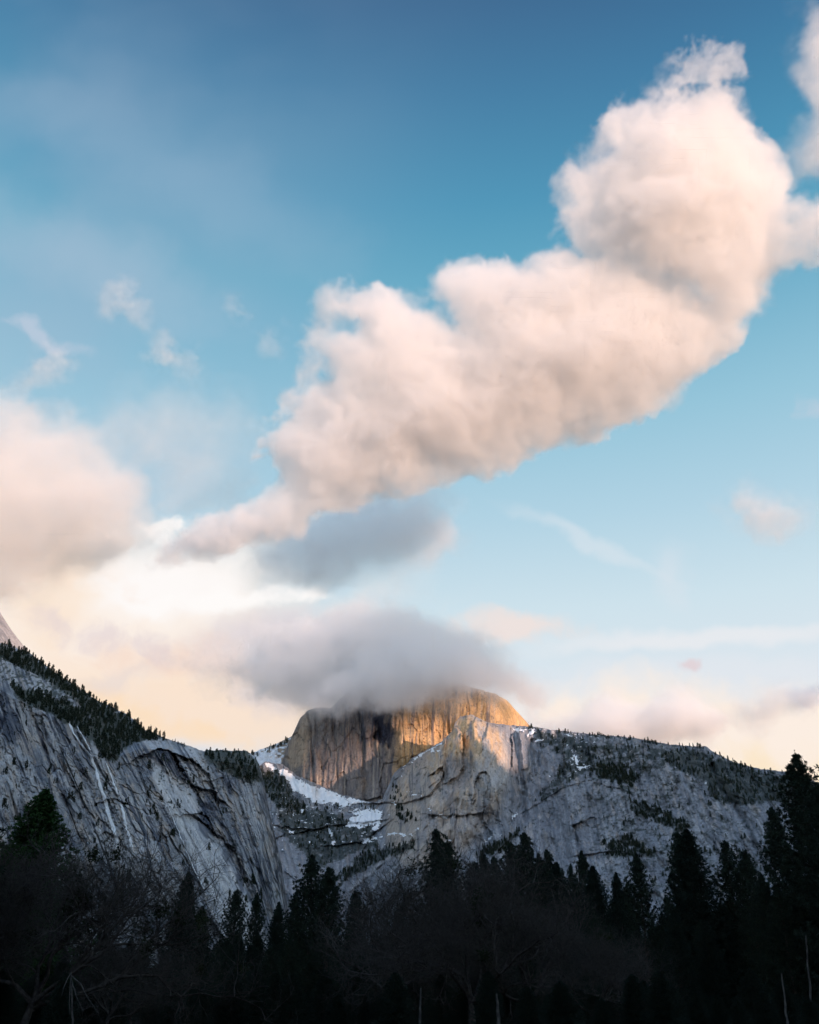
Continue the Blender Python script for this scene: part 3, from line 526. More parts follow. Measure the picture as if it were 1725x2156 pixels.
# ---------------------------------------------------------------- clouds: real volumes of air-borne water at their own distance
def cloud_mat(name, dens, white=(.997, .995, .994)):
    m = bpy.data.materials.new(name); m.use_nodes = True; n = m.node_tree; n.nodes.clear()
    o = n.nodes.new('ShaderNodeOutputMaterial'); p = n.nodes.new('ShaderNodeVolumePrincipled'); n.links.new(p.outputs[0], o.inputs['Volume'])
    p.inputs['Color'].default_value = (*white, 1); p.inputs['Density'].default_value = dens; p.inputs['Anisotropy'].default_value = .0
    return m
def volume_node_cloud(o, nx, ny, nz, lx, ly, lz, k, vox, mat, amp, seed, big, fuzz, warp, detail=5, lump=.3, fine=.75, soft=2.5):
    ng = bpy.data.node_groups.new(o.name, 'GeometryNodeTree')
    for io in ('INPUT', 'OUTPUT'): ng.interface.new_socket('Geometry', in_out=io, socket_type='NodeSocketGeometry')
    q = G(ng); gi = q.n('NodeGroupInput'); go = q.n('NodeGroupOutput')
    pos = q.n('GeometryNodeInputPosition').outputs[0]
    def nz_(vec, scale, det, off, rough=.55, col=False):
        x = q.n('ShaderNodeTexNoise'); q.i(x, 'Vector', q.v('ADD', vec, (off * 731., off * 317., off * 571.)))
        x.inputs['Scale'].default_value = scale; x.inputs['Detail'].default_value = det; x.inputs['Roughness'].default_value = rough
        return x.outputs['Color'] if col else x.outputs[0]
    p2 = q.v('ADD', pos, q.v('SCALE', q.v('SUBTRACT', nz_(pos, 1 / (big * k), 2, seed + 2, .5, True), (.5, .5, .5)), warp * k))
    p3 = q.v('ADD', p2, q.v('SCALE', q.v('SUBTRACT', nz_(pos, 1 / (big * .28 * k), 2, seed + 5, .5, True), (.5, .5, .5)), warp * .35 * k))
    sx = q.n('ShaderNodeSeparateXYZ'); q.i(sx, 0, p3); co = []
    for c, l, n_ in zip('XYZ', (lx, ly, lz), (nx, ny, nz)):
        t = q.m('MULTIPLY', q.m('SUBTRACT', sx.outputs[c], float(l[0])), float((n_ - 1) / (l[-1] - l[0])))
        t = q.m('MINIMUM', q.m('MAXIMUM', t, 0.), n_ - 1.001); f = q.m('FLOOR', t); co.append((f, q.m('SUBTRACT', t, f)))
    (fx, ax), (fy, ay), (fz, az) = co
    na = q.n('GeometryNodeInputNamedAttribute', data_type='FLOAT'); na.inputs[0].default_value = 'shape'
    bs = q.m('ADD', q.m('MULTIPLY_ADD', fy, float(nx), fx), q.m('MULTIPLY', fz, float(nx * ny)))
    def S(off):
        x = q.n('GeometryNodeSampleIndex', data_type='FLOAT', domain='POINT'); q.L.new(gi.outputs[0], x.inputs[0]); q.L.new(na.outputs[0], x.inputs[1])
        q.L.new(q.m('ADD', bs, float(off) + .5), x.inputs['Index']); return x.outputs[0]
    mx = lambda a, b, t: q.m('MULTIPLY_ADD', q.m('SUBTRACT', b, a), t, a)
    zz = [mx(*[mx(S(dz * nx * ny + dy * nx), S(dz * nx * ny + dy * nx + 1), ax) for dy in (0, 1)], ay) for dz in (0, 1)]
    sh = mx(zz[0], zz[1], az)
    n1 = nz_(p2, 1 / (big * k), detail + 1, seed, .7)
    vo = q.n('ShaderNodeTexVoronoi', feature='F1'); q.i(vo, 'Vector', p3); vo.inputs['Scale'].default_value = 1 / (big * .55 * k); vo.inputs['Detail'].default_value = 2.; vo.inputs['Roughness'].default_value = .6
    nn = q.m('ADD', q.m('MULTIPLY', q.m('SUBTRACT', n1, .5), 2.0 * amp * k), q.m('MULTIPLY', q.m('SUBTRACT', .42, vo.outputs['Distance']), lump * amp * k))
    nn = q.m('MULTIPLY_ADD', q.m('SUBTRACT', nz_(p2, 1 / (big * 3.2 * k), 2, seed + 9), .5), 1.3 * amp * k, nn)
    nf = nz_(p3, 1 / (big * .2 * k), 4, seed + 11, .62); nn = q.m('MULTIPLY_ADD', q.m('SUBTRACT', nf, .5), fine * amp * k, nn)
    fz = q.m('MULTIPLY_ADD', q.step(nz_(pos, 1 / (big * 2.2 * k), 1, seed + 14), .42, .62), soft * fuzz * k, fuzz * k)
    den = q.step(q.m('ADD', sh, nn), q.m('MULTIPLY', fz, -.45), q.m('MULTIPLY', fz, .55))
    vc = q.n('GeometryNodeVolumeCube'); q.i(vc, 'Density', den)
    vc.inputs['Min'].default_value = (float(lx[0]), float(ly[0]), float(lz[0])); vc.inputs['Max'].default_value = (float(lx[-1]), float(ly[-1]), float(lz[-1]))
    tot = 1
    for n_, l in (('Resolution X', lx), ('Resolution Y', ly), ('Resolution Z', lz)):
        r = max(8, int((l[-1] - l[0]) / (vox * k * (1.6 if n_[-1] == 'Z' else 1)))); vc.inputs[n_].default_value = r; tot *= r
    print(o.name, 'voxels', tot)
    sm = q.n('GeometryNodeSetMaterial'); sm.inputs['Material'].default_value = mat
    q.L.new(vc.outputs[0], sm.inputs[0]); q.L.new(sm.outputs[0], go.inputs[0])
    o.modifiers.new('cloud volume', 'NODES').node_group = ng
def cloud(polys, D, dens, label, amp=34., seed=1, big=60., fuzz=30., warp=50., res=14., vox=5., inflate=90., name='cloud', detail=5, white=(.997, .995, .994)):
    """polys: (outline in directions, extra distance m, thickness factor, drop-off m); inflated to a rounded body round distance D"""
    allp = np.array([q for P in polys for q in P[0]], float); mg = 60
    x0, y0 = allp.min(0) - mg; x1, y1 = allp.max(0) + mg; k = D / F
    x0 = max(x0, -260); x1 = min(x1, 1985)
    zmin = min(P[1] - P[3] for P in polys); zmax = max(P[1] + P[3] for P in polys)
    nx = int((x1 - x0) / res) + 2; ny = int((y1 - y0) / res) + 2; nz = int((zmax - zmin) / (res * k)) + 2
    lx = (np.linspace(x0, x1, nx) - CX) * k; ly = (CY - np.linspace(y1, y0, ny)) * k; lz = np.linspace(-zmax, -zmin, nz)
    Z, Y, X = np.meshgrid(lz, ly, lx, indexing='ij'); Dd = D - Z; PX = CX + X / Dd * F; PY = CY - Y / Dd * F
    s = np.full(X.shape, -1e3)
    gx = np.arange(x0 - 90, x1 + 90, 6.); gy = np.arange(y0 - 90, y1 + 90, 6.); GX, GY = np.meshgrid(gx, gy)
    for poly, off, th, _ in polys:
        sd = poly_sdf(poly, GX, GY)
        fi = np.clip((PX - gx[0]) / 6, 0, len(gx) - 1.001); fj = np.clip((PY - gy[0]) / 6, 0, len(gy) - 1.001); i = fi.astype(int); j = fj.astype(int); a = fi - i; b = fj - j
        v = sd[j, i] * (1 - a) * (1 - b) + sd[j, i + 1] * a * (1 - b) + sd[j + 1, i] * (1 - a) * b + sd[j + 1, i + 1] * a * b
        Tk = th * np.sqrt(np.clip(v, 0, None) * inflate) * k; dz = np.abs(Z + off)
        s = np.maximum(s, np.where(v > 0, np.minimum(v * k, Tk - dz), v * k - dz * .5))
    me = bpy.data.meshes.new(name); me.vertices.add(s.size)
    me.attributes.new('shape', 'FLOAT', 'POINT').data.foreach_set('value', s.astype(np.float32).ravel())
    o = link(bpy.data.objects.new(name, me))
    o.matrix_world = Matrix.Translation(cam.location) @ cam.rotation_euler.to_matrix().to_4x4() @ Matrix.Translation((0, 0, -D))
    tag(o, label, 'cloud', None, 'stuff')
    volume_node_cloud(o, nx, ny, nz, lx, ly, lz, k, vox, cloud_mat(name, dens, white), amp, seed, big, fuzz, warp, detail)
    return o
FR1 = ([(1135, 505), (1160, 440), (1165, 370), (1215, 310), (1245, 238), (1300, 196), (1350, 230), (1300, 330), (1260, 450), (1220, 520)], -120, .5, 200)
FR2 = ([(635, 760), (642, 700), (668, 640), (690, 605), (745, 598), (745, 700), (705, 790), (650, 840), (605, 900), (575, 980), (525, 965), (540, 890), (585, 835)], 0, .45, 200)
FR4 = ([(1350, 192), (1420, 150), (1500, 170), (1560, 180), (1590, 250), (1480, 230), (1400, 222)], -100, .45, 200)
MAINP = [(305, 1190), (345, 1130), (440, 1075), (520, 1060), (585, 1010), (560, 960), (555, 900), (610, 870), (640, 810), (690, 790), (655, 745), (680, 700), (740, 675), (690, 655), (680, 625), (740, 615), (790, 590), (840, 610), (860, 645), (905, 650), (960, 680), (905, 620), (915, 575), (970, 540), (1060, 545), (1140, 540), (1170, 515), (1260, 520), (1400, 560), (1480, 600), (1590, 640), (1570, 720), (1500, 800), (1380, 875), (1300, 925), (1200, 945), (1080, 985), (960, 1020), (860, 1052), (700, 1100), (560, 1150), (440, 1195)]
UPP = [(1165, 470), (1210, 420), (1190, 370), (1250, 330), (1280, 300), (1250, 240), (1330, 205), (1420, 185), (1480, 200), (1530, 180), (1570, 240), (1640, 310), (1660, 390), (1665, 480), (1650, 580), (1630, 650), (1540, 720), (1450, 710), (1480, 640), (1400, 600), (1300, 570), (1200, 540), (1180, 500)]
TIPP = [(1355, 182), (1390, 158), (1440, 90), (1500, 70), (1560, 100), (1572, 150), (1545, 200), (1500, 220), (1440, 205)]
cloud([(MAINP, 0, 1., 560), (UPP, -10, 1., 560), (TIPP, -60, .4, 200), ([(1640, 400), (1700, 425), (1760, 420), (1820, 440), (1800, 545), (1700, 560), (1620, 610), (1600, 500)], -60, .65, 250), FR1, FR2, FR4], 5200, .009, 'huge peach and white cumulus sweeping diagonally up to the upper right corner', amp=50, seed=1, big=84, fuzz=13, warp=66, vox=3.6, detail=7)
cloud([([(530, 1160), (600, 1110), (700, 1060), (800, 1036), (900, 1026), (945, 1076), (968, 1140), (930, 1168), (860, 1190), (760, 1212), (700, 1252), (620, 1240), (550, 1210)], 0, 1., 500)], 6900, .0042, 'dark slate blue cloud tucked under the middle of the huge diagonal cumulus', amp=46, seed=4, big=62, fuzz=40, warp=70, vox=6, white=(.985, .992, 1.))
CAPP = [(560, 1340), (640, 1298), (720, 1264), (800, 1258), (860, 1274), (900, 1292), (945, 1314), (1000, 1334), (1040, 1368), (1090, 1402), (1130, 1442), (1142, 1475), (1118, 1502), (1085, 1484), (1050, 1464), (1000, 1460), (940, 1470), (890, 1492), (840, 1500), (800, 1486), (760, 1478), (720, 1490), (670, 1500), (620, 1500), (540, 1470), (520, 1400)]
cloud([(CAPP, -80, 1.3, 460), ([(360, 1390), (470, 1340), (570, 1310), (640, 1330), (640, 1440), (560, 1480), (450, 1470)], 60, .4, 300), ([(630, 1484), (680, 1420), (740, 1360), (820, 1318), (900, 1318), (980, 1348), (1060, 1396), (1120, 1440), (1156, 1480), (1134, 1514), (1088, 1482), (1062, 1466), (1000, 1466), (940, 1478), (880, 1506), (800, 1504), (740, 1496), (690, 1502)], -380, 1.1, 420)], 5230, .0082, 'lavender grey cap cloud wrapped round the top of the great rock dome', amp=60, seed=7, big=56, fuzz=30, warp=90, vox=4.2, detail=7, white=(.985, .992, 1.))
cloud([([(-260, 830), (0, 838), (60, 842), (130, 862), (200, 905), (255, 960), (300, 1030), (330, 1090), (320, 1160), (260, 1200), (120, 1230), (0, 1260), (-260, 1300)], 0, 1.1, 900)], 7600, .0030, 'peach cloud bank filling the sky above the near cliff', amp=72, seed=10, big=80, fuzz=34, warp=110, vox=6, white=(1., .988, .972))
cloud([([(200, 890), (290, 850), (400, 848), (500, 872), (520, 900), (440, 925), (400, 950), (500, 985), (540, 1030), (500, 1075), (400, 1060), (350, 1080), (270, 1000)], 0, .55, 400)], 8200, .0022, 'thin pale grey veil of cloud between the peach bank and the huge cumulus', amp=70, seed=22, big=70, fuzz=80, warp=110, vox=7)
cloud([([(1695, 40), (1760, 10), (1830, 200), (1790, 340), (1700, 372), (1655, 385), (1682, 320), (1705, 260), (1678, 180)], 0, .9, 300)], 5600, .006, 'torn pink grey cloud cut by the upper right border above the huge cumulus', amp=52, seed=13, big=46, fuzz=44, warp=70, vox=5)
cloud([([(1515, 1050), (1570, 1036), (1630, 1050), (1690, 1066), (1700, 1112), (1660, 1134), (1600, 1138), (1565, 1110), (1550, 1080)], 0, .6, 260)], 7000, .0045, 'small lone pink cloud in the clear sky over the long ridge', amp=36, seed=16, big=36, fuzz=40, warp=50, vox=5)
cloud([([(212, 622), (250, 606), (290, 602), (282, 625), (306, 650), (300, 682), (270, 668), (225, 650)], 0, .35, 120), ([(305, 740), (345, 712), (380, 735), (415, 745), (410, 780), (375, 782), (320, 765)], 0, .35, 120), ([(30, 812), (75, 775), (112, 728), (135, 742), (160, 765), (120, 790), (70, 812)], 0, .4, 120), ([(485, 650), (502, 636), (530, 662), (528, 682), (505, 665)], 0, .3, 90), ([(562, 700), (580, 695), (575, 730), (562, 728)], 0, .3, 90)], 6600, .0065, 'scattered torn wisps of white cloud in the blue left of the huge cumulus', amp=30, seed=25, big=30, fuzz=30, warp=50, vox=4, res=8)
cloud([([(1090, 1520), (1190, 1500), (1240, 1470), (1290, 1456), (1330, 1478), (1370, 1468), (1430, 1450), (1480, 1470), (1520, 1500), (1560, 1520), (1500, 1560), (1400, 1590), (1090, 1600)], 0, 1., 600), ([(1540, 1500), (1590, 1466), (1650, 1442), (1720, 1440), (1760, 1480), (1690, 1510), (1600, 1530)], 200, .8, 500)], 9800, .006, 'bright cream and pink cloud bank rising behind the long ridge', amp=46, seed=28, big=60, fuzz=30, warp=70, vox=7)
# unseen cloud added in the west to shade the cap cloud and the dome's left
def shade_cloud():
    c = np.array([0, 5030]) + S2 * 9500; lx = np.linspace(-900, 900, 20); ly = np.linspace(-900, 900, 20); lz = np.linspace(-600, 600, 12)
    Z, Y, X = np.meshgrid(lz, ly, lx, indexing='ij'); Zb = Z - np.interp(X, [-900, -200, 50, 900], [-300, -250, 0, 0]); s = 300 * (1 - np.sqrt((X / 640) ** 2 + (Y / 500) ** 2 + (Zb / 350) ** 2))
    me = bpy.data.meshes.new('cloud'); me.vertices.add(s.size); me.attributes.new('shape', 'FLOAT', 'POINT').data.foreach_set('value', s.astype(np.float32).ravel())
    o = link(bpy.data.objects.new('cloud', me)); p = c + T2 * (-80); o.location = (p[0], p[1], 1760 + 9500 * math.tan(SUN_EL)); o.rotation_euler.z = math.atan2(T2[1], T2[0])
    tag(o, 'unseen cloud added in the west to shade the dome top', 'cloud', None, 'stuff')
    volume_node_cloud(o, 20, 20, 12, lx, ly, lz, 1., 30., cloud_mat('cloud', .0045), 100., 19, 300., 160., 200.)
shade_cloud()
# ---------------------------------------------------------------- trees
M_BARK = noisy_mat('conifer_bark', (.035, .028, .022), (.07, .055, .045), 2.)
M_OAKBARK = noisy_mat('oak_bark', (.042, .035, .031), (.085, .072, .064), 3.)
M_PINE = noisy_mat('pine_needles', (.016, .025, .018), (.030, .043, .027), .7)
M_FIR = noisy_mat('fir_needles', (.014, .025, .020), (.027, .040, .028), .7)
M_CEDAR = noisy_mat('cedar_needles', (.025, .060, .018), (.045, .095, .028), .6)
M_MISTLE = noisy_mat('mistletoe_leaves', (.016, .022, .010), (.030, .036, .015), 2.)
def rvec(rs, n):
    v = rs.normal(size=(n, 3)); return v / np.linalg.norm(v, axis=1)[:, None]
def blades(rs, C, Dn, n, L, W, spread, flat=1.):
    """n thin leaf blades at each point of C, roughly along Dn"""
    L = np.repeat(L, n) if np.ndim(L) else L; W = np.repeat(W, n) if np.ndim(W) else W; c = np.repeat(C, n, 0); d = np.repeat(Dn, n, 0); r = rvec(rs, len(c)); r[:, 2] *= flat
    v = d * (1 - spread) + r * spread; v /= np.linalg.norm(v, axis=1)[:, None] + 1e-9
    p = np.cross(v, rvec(rs, len(c))); p /= np.linalg.norm(p, axis=1)[:, None] + 1e-9
    l = (L * rs.uniform(.6, 1.25, len(c)))[:, None]; w_ = (W * rs.uniform(.6, 1.3, len(c)))[:, None]
    c = c + rvec(rs, len(c)) * (np.ones(len(c)) * L * .18)[:, None]
    V = np.stack([c + p * w_ * .25, c + v * l * .55 + p * w_, c + v * l, c + v * l * .55 - p * w_], 1)
    return V.reshape(-1, 3), np.arange(len(c) * 4).reshape(-1, 4)
def tubes(P0, P1, r0, r1, sides=3):
    P0 = np.asarray(P0); P1 = np.asarray(P1); d = P1 - P0; d /= np.linalg.norm(d, axis=1)[:, None] + 1e-9
    a = np.cross(d, np.array([.31, .52, .79])); a /= np.linalg.norm(a, axis=1)[:, None] + 1e-9; b = np.cross(d, a)
    V = []
    for P, r in ((P0, r0), (P1, r1)):
        for k in range(sides):
            t = 2 * math.pi * k / sides; V.append(P + (a * math.cos(t) + b * math.sin(t)) * np.asarray(r)[:, None])
    V = np.stack(V, 1).reshape(-1, 3); n = len(P0); o = (np.arange(n) * 2 * sides)[:, None]; Q = []
    for k in range(sides): Q.append(np.concatenate([o + k, o + (k + 1) % sides, o + sides + (k + 1) % sides, o + sides + k], 1))
    return V, np.stack(Q, 1).reshape(-1, 4)
def join(parts):
    V = []; Q = []; o = 0
    for v, q in parts: V.append(v); Q.append(q + o); o += len(v)
    return np.concatenate(V), np.concatenate(Q)
def conifer_meshes(name, seed, H=35., R=5.6, kind='pine', mat=None):
    rs = np.random.RandomState(seed)
    zs = np.linspace(0, H, 22); bend = np.cumsum(rs.normal(0, .05, (22, 2)), 0); bend[0] = 0
    tp = np.concatenate([bend, zs[:, None]], 1); tr = .55 * (H / 35) * (1 - zs / H) ** .8 + .03
    tv, tq = tubes(tp[:-1], tp[1:], tr[:-1], tr[1:], 8)
    trunk = mesh_np(name + '_trunk', tv, tq, M_BARK)
    pine = kind == 'pine'; base = H * (.10 if pine else .03); z = base; BP0 = []; BP1 = []; BR = []; TC = []; TD = []; TS = []
    sect = rs.uniform(.7, 1.15, 12)
    while z < H * .992:
        f = (z - base) / (H - base)
        prof = (1 - math.exp(-1.9 * (1 - f))) / .85 * (1 - .25 * math.exp(-f * 9)) if kind != 'cedar' else (1 - f)
        nb = rs.randint(4, 7) if pine else rs.randint(6, 9)
        a0 = rs.uniform(0, 6.28)
        for k in range(nb):
            a = a0 + k * 6.283 / nb + rs.uniform(-.4, .4)
            L = R * prof * rs.uniform(.62, 1.12) * (sect[int((a % 6.283) / 6.283 * 6) + (6 if f > .5 else 0)] if pine else rs.uniform(.88, 1.05)) + .1
            if pine and rs.rand() < .10: L *= rs.uniform(.3, .7)
            up0 = (.05 + .75 * f if pine else -.15 + .7 * f) + rs.uniform(-.12, .12); n = max(3, int(L / .55))
            t = np.linspace(0, 1, n + 1)[:, None]; cx, cy = np.interp(z, zs, bend[:, 0]), np.interp(z, zs, bend[:, 1])
            rise = L * (up0 * t + ((.30 if pine else .10) * t ** 3 - (.38 if pine else .45) * t * (1 - t)))
            side = rs.uniform(-.25, .25) * L * t ** 2
            P = np.concatenate([cx + math.cos(a) * L * t - math.sin(a) * side, cy + math.sin(a) * L * t + math.cos(a) * side, z + rise], 1)
            BP0.append(P[:-1]); BP1.append(P[1:]); rr = (.015 + .05 * L / R) * (1 - t[:, 0] * .85); BR.append(np.stack([rr[:-1], rr[1:]], 1))
            dr = np.diff(P, axis=0); dr /= np.linalg.norm(dr, axis=1)[:, None]
            # side twigs with needle tufts
            for j in range(n):
                q = (j + 1) / n
                if q < (.25 if pine else .18): continue
                m = rs.randint(2, 5) if pine else 4
                w_ = L * (.30 if pine else .26) * (1.15 - q) + .05 + .13 * min(1, L / 1.5)
                s_ = rs.uniform(-1, 1, m) * w_; per = np.array([-dr[j, 1], dr[j, 0], 0]); per /= np.linalg.norm(per) + 1e-9
                c = P[j + 1] + per * s_[:, None] + dr[j] * (np.abs(s_) * .5)[:, None] + np.array([0, 0, 1.]) * (rs.uniform(-.1, .28, m) if pine else rs.uniform(-.25, .05, m) - .1 * np.abs(s_))[:, None]
                d_ = dr[j] * .7 + per * np.sign(s_)[:, None] * .6 + np.array([0, 0, .35 if pine else -.1]); d_ /= np.linalg.norm(d_, axis=1)[:, None]
                TC.append(c); TD.append(d_); TS.append(np.full(m, min(1., .42 + L / 2.6)))
        z += (rs.uniform(.45, .95) if pine else rs.uniform(.32, .5)) * (H / 35) * (1.15 - .5 * f)
    top = np.stack([np.full(8, bend[-1, 0]), np.full(8, bend[-1, 1]), np.linspace(H * .95, H * 1.02, 8)], 1); TC.append(top); TD.append(np.tile([0, 0, 1.], (8, 1))); TS.append(np.full(8, .4))
    TC = np.concatenate(TC); TD = np.concatenate(TD); TS = np.concatenate(TS)
    bv = tubes(np.concatenate(BP0), np.concatenate(BP1), np.concatenate(BR)[:, 0], np.concatenate(BR)[:, 1], 3)
    nv = blades(rs, TC, TD, 13 if pine else 8, (.52 if pine else .46) * TS, (.075 if pine else .07) * TS, .62 if pine else .5, 1. if pine else .5)
    V, Q = join([nv, bv]); me = mesh_np(name + '_crown', V, Q, mat, False); me.materials.append(M_BARK)
    mi = np.zeros(len(Q), np.int32); mi[len(nv[1]):] = 1; me.polygons.foreach_set('material_index', mi)
    return trunk, me, H
def ground_at(x, y, dist):
    """point of the meadow under the sight line of a photo pixel, and the height of that line over it"""
    dx, dy, dz = ray(x, y); return float(dx * dist), float(dy * dist), float(1.6 + dz * dist)
def tree(name, meshes, x, ytip, dist, rot, widen, label, cat, group=None, lean=None):
    trunk, crown, H = meshes; wx, wy, h = ground_at(x, ytip, dist); s = h / H
    root = link(bpy.data.objects.new(name, None)); root.empty_display_size = 1; root.location = (wx, wy, -.15); root.rotation_euler = (lean[0] if lean else 0, lean[1] if lean else 0, rot)
    root.scale = (s * widen, s * widen, s); tag(root, label, cat, group)
    for pn, me in (('trunk', trunk), ('crown', crown)): link(bpy.data.objects.new(pn, me), root)
    return root
PINES = [conifer_meshes('pine', 11 + i, 35., 7.4, 'pine', M_PINE) for i in range(4)]
FIRS = [conifer_meshes('fir', 31 + i, 35., 6.6, 'fir', M_FIR) for i in range(3)]
CEDAR = conifer_meshes('cedar', 41, 30., 11., 'cedar', M_CEDAR)
# x, y of the tip in the photograph, distance in metres, kind, width, label
FRONT = [
 (91, 1658, 150, 'c', 1.25, 'bright green pointed cedar rising behind the bare oak near the left border'),
 (397, 1834, 205, 'f', .95, 'slender dark fir standing alone before the foot of the near cliff'),
 (428, 1905, 190, 'f', .9, 'small dark fir leaning against the right side of the slender lone fir'),
 (501, 1873, 215, 'p', .9, 'open pine with see-through crown, next right of the slender lone fir'),
 (541, 1880, 220, 'p', .75, 'narrow pine close beside the see-through pine under the cliff edge'),
 (587, 1897, 235, 'f', .85, 'short pointed fir in front of the gap between cliff and ridge'),
 (624, 1879, 195, 'p', .8, 'dark pine tucked against the left flank of the tallest pine below the snow basin'),
 (658, 1800, 190, 'p', 1.0, 'tall ragged pine with forked look directly below the snow basin'),
 (692, 1825, 186, 'p', .95, 'ragged pine sharing its crown with the tall one below the snow basin'),
 (751, 1875, 205, 'p', .9, 'lone mid-sized pine between the tall ragged pair and the bare oak'),
 (840, 1905, 190, 'p', .8, 'low pine seen through the left twigs of the big bare oak'),
 (920, 1747, 205, 'p', .9, 'tall pine rising behind the top of the big bare oak below the golden buttress'),
 (943, 1772, 200, 'p', .85, 'shorter pine leaning on the one behind the big bare oak'),
 (1000, 1815, 215, 'p', .9, 'dense pine half hidden behind the right limbs of the big bare oak'),
 (1023, 1797, 225, 'f', .8, 'left one of two small twin tips right of the big bare oak'),
 (1041, 1804, 222, 'p', .8, 'right one of two small twin tips right of the big bare oak'),
 (1077, 1777, 210, 'p', .95, 'dark pine just left of the highest tip in the middle cluster'),
 (1104, 1754, 200, 'p', 1.0, 'highest tip of the pine cluster right of the big bare oak'),
 (1133, 1798, 205, 'p', .9, 'dense dark pine on the right shoulder of the middle cluster'),
 (1152, 1790, 212, 'p', .8, 'pine with knobbly tip at the right end of the middle cluster'),
 (1175, 1812, 200, 'f', .95, 'broad dark fir sloping down the right end of the middle cluster'),
 (1201, 1820, 230, 'p', .55, 'thin wispy pine standing in the narrow gap'),
 (1224, 1792, 215, 'p', .7, 'tall narrow pine right of the thin wispy one'),
 (1250, 1820, 200, 'f', .95, 'smooth conical fir touching the tall narrow pine'),
 (1297, 1834, 215, 'f', .75, 'small neat fir standing between two gaps of pale rock'),
 (1320, 1862, 225, 'p', .7, 'low pine tip right of the small neat fir'),
 (1341, 1797, 190, 'p', .85, 'lone conical pine with clear rock on both sides, left of the great one'),
 (1402, 1886, 215, 'p', .8, 'low pine filling the foot of the gap left of the great conical pine'),
 (1424, 1752, 196, 'p', .7, 'second narrow tip on the left side of the great conical pine'),
 (1440, 1743, 185, 'f', 1.1, 'great conical pine with layered boughs, the broadest in the right half'),
 (1528, 1771, 190, 'p', .95, 'knobbly pine rising right of the great conical pine'),
 (1566, 1789, 185, 'p', .85, 'darker shorter pine joined to the right of the knobbly one'),
 (1603, 1838, 170, 'p', .8, 'short pine in the dip before the tall trees at the right border'),
 (1624, 1701, 165, 'p', .9, 'tall open pine with separate boughs, left of the giant'),
 (1676, 1590, 140, 'p', 1.05, 'giant pine reaching the bright sky above the ridge end'),
 (1728, 1650, 130, 'p', 1.0, 'tall dark pine cut by the right border beside the giant'),
 (-52, 1480, 60, 'p', 1.0, 'pine outside the left border with only its bough tips showing'),
]
rs = np.random.RandomState(5)
for x, y, dist, k, wd, lab in FRONT:
    ms = {'c': [CEDAR], 'f': FIRS, 'p': PINES}[k]; m = ms[rs.randint(len(ms))]
    nm, ct = {'c': ('cedar_tree', 'cedar tree'), 'f': ('fir_tree', 'fir tree'), 'p': ('pine_tree', 'pine tree')}[k]
    tree(nm, m, x, y, dist, rs.uniform(0, 6.28), wd, lab, ct, 'conifers along the edge of the meadow')
def near_to(x):
    k = min([(-30, 0, 0, 0, 0, 'the corner of the left border'), (30, 0, 0, 0, 0, 'the twiggy oak crown'), (160, 0, 0, 0, 0, 'the stem of the mistletoe oak'), (225, 0, 0, 0, 0, 'the mistletoe tufts'), (290, 0, 0, 0, 0, 'the last mistletoe bough tips'), (340, 0, 0, 0, 0, 'the pale foot of the near cliff')] + FRONT[:-1], key=lambda f: abs(f[0] - x)); t = k[5]
    for c in (' with ', ' standing ', ' between ', ' touching ', ' rising ', ' sharing ', ' leaning ', ' behind '):
        t = t.split(c)[0] if len(t.split(c)[0].split()) > 2 else t
    q = t.split()[:5]
    while q[-1] in ('by', 'the', 'of', 'with', 'a', 'on', 'in', 'to', 'one', 'just', 'before', 'two', 'its', 'below', 'right', 'left', 'against', 'into', 'at'): q.pop()
    return ' '.join(q).rstrip(',')
FW = {}
def uniq(base, x):
    t = base + near_to(x); FW[t] = FW.get(t, 0) + 1
    return t if FW[t] == 1 else t + (', its second tip', ', its third tip', ', its fourth tip')[min(FW[t] - 2, 2)]
for i in range(110):
    x = -60 + 1850 * (i + rs.uniform(-.4, .4)) / 110; dist = rs.uniform(125, 330)
    low = np.interp(x, [0, 350, 430, 620, 780, 1250, 1400, 1600, 1725], [1930, 1985, 1975, 1960, 1950, 1900, 1930, 1880, 1800])
    y = low + rs.uniform(-6, 55); fir = rs.rand() < .4
    m, nm, ct = (FIRS[rs.randint(3)], 'fir_tree', 'fir tree') if fir else (PINES[rs.randint(4)], 'pine_tree', 'pine tree')
    tree(nm, m, x, y, dist, rs.uniform(0, 6.28), rs.uniform(.85, 1.25), uniq('near-black ' + ct[:-5] + ' low below ', x), ct, 'trees filling the dark forest below the front tips')
for i in range(60):                                           # younger trees and brush at the meadow's edge
    x = -60 + 1850 * (i + rs.uniform(-.4, .4)) / 60; dist = rs.uniform(46, 112); y = rs.uniform(2035, 2100)
    tree('young_fir_tree', FIRS[rs.randint(3)], x, y, dist, rs.uniform(0, 6.28), rs.uniform(1.5, 2.2), uniq('young black fir at the bottom under ', x), 'young fir', 'young firs at the foot of the forest')
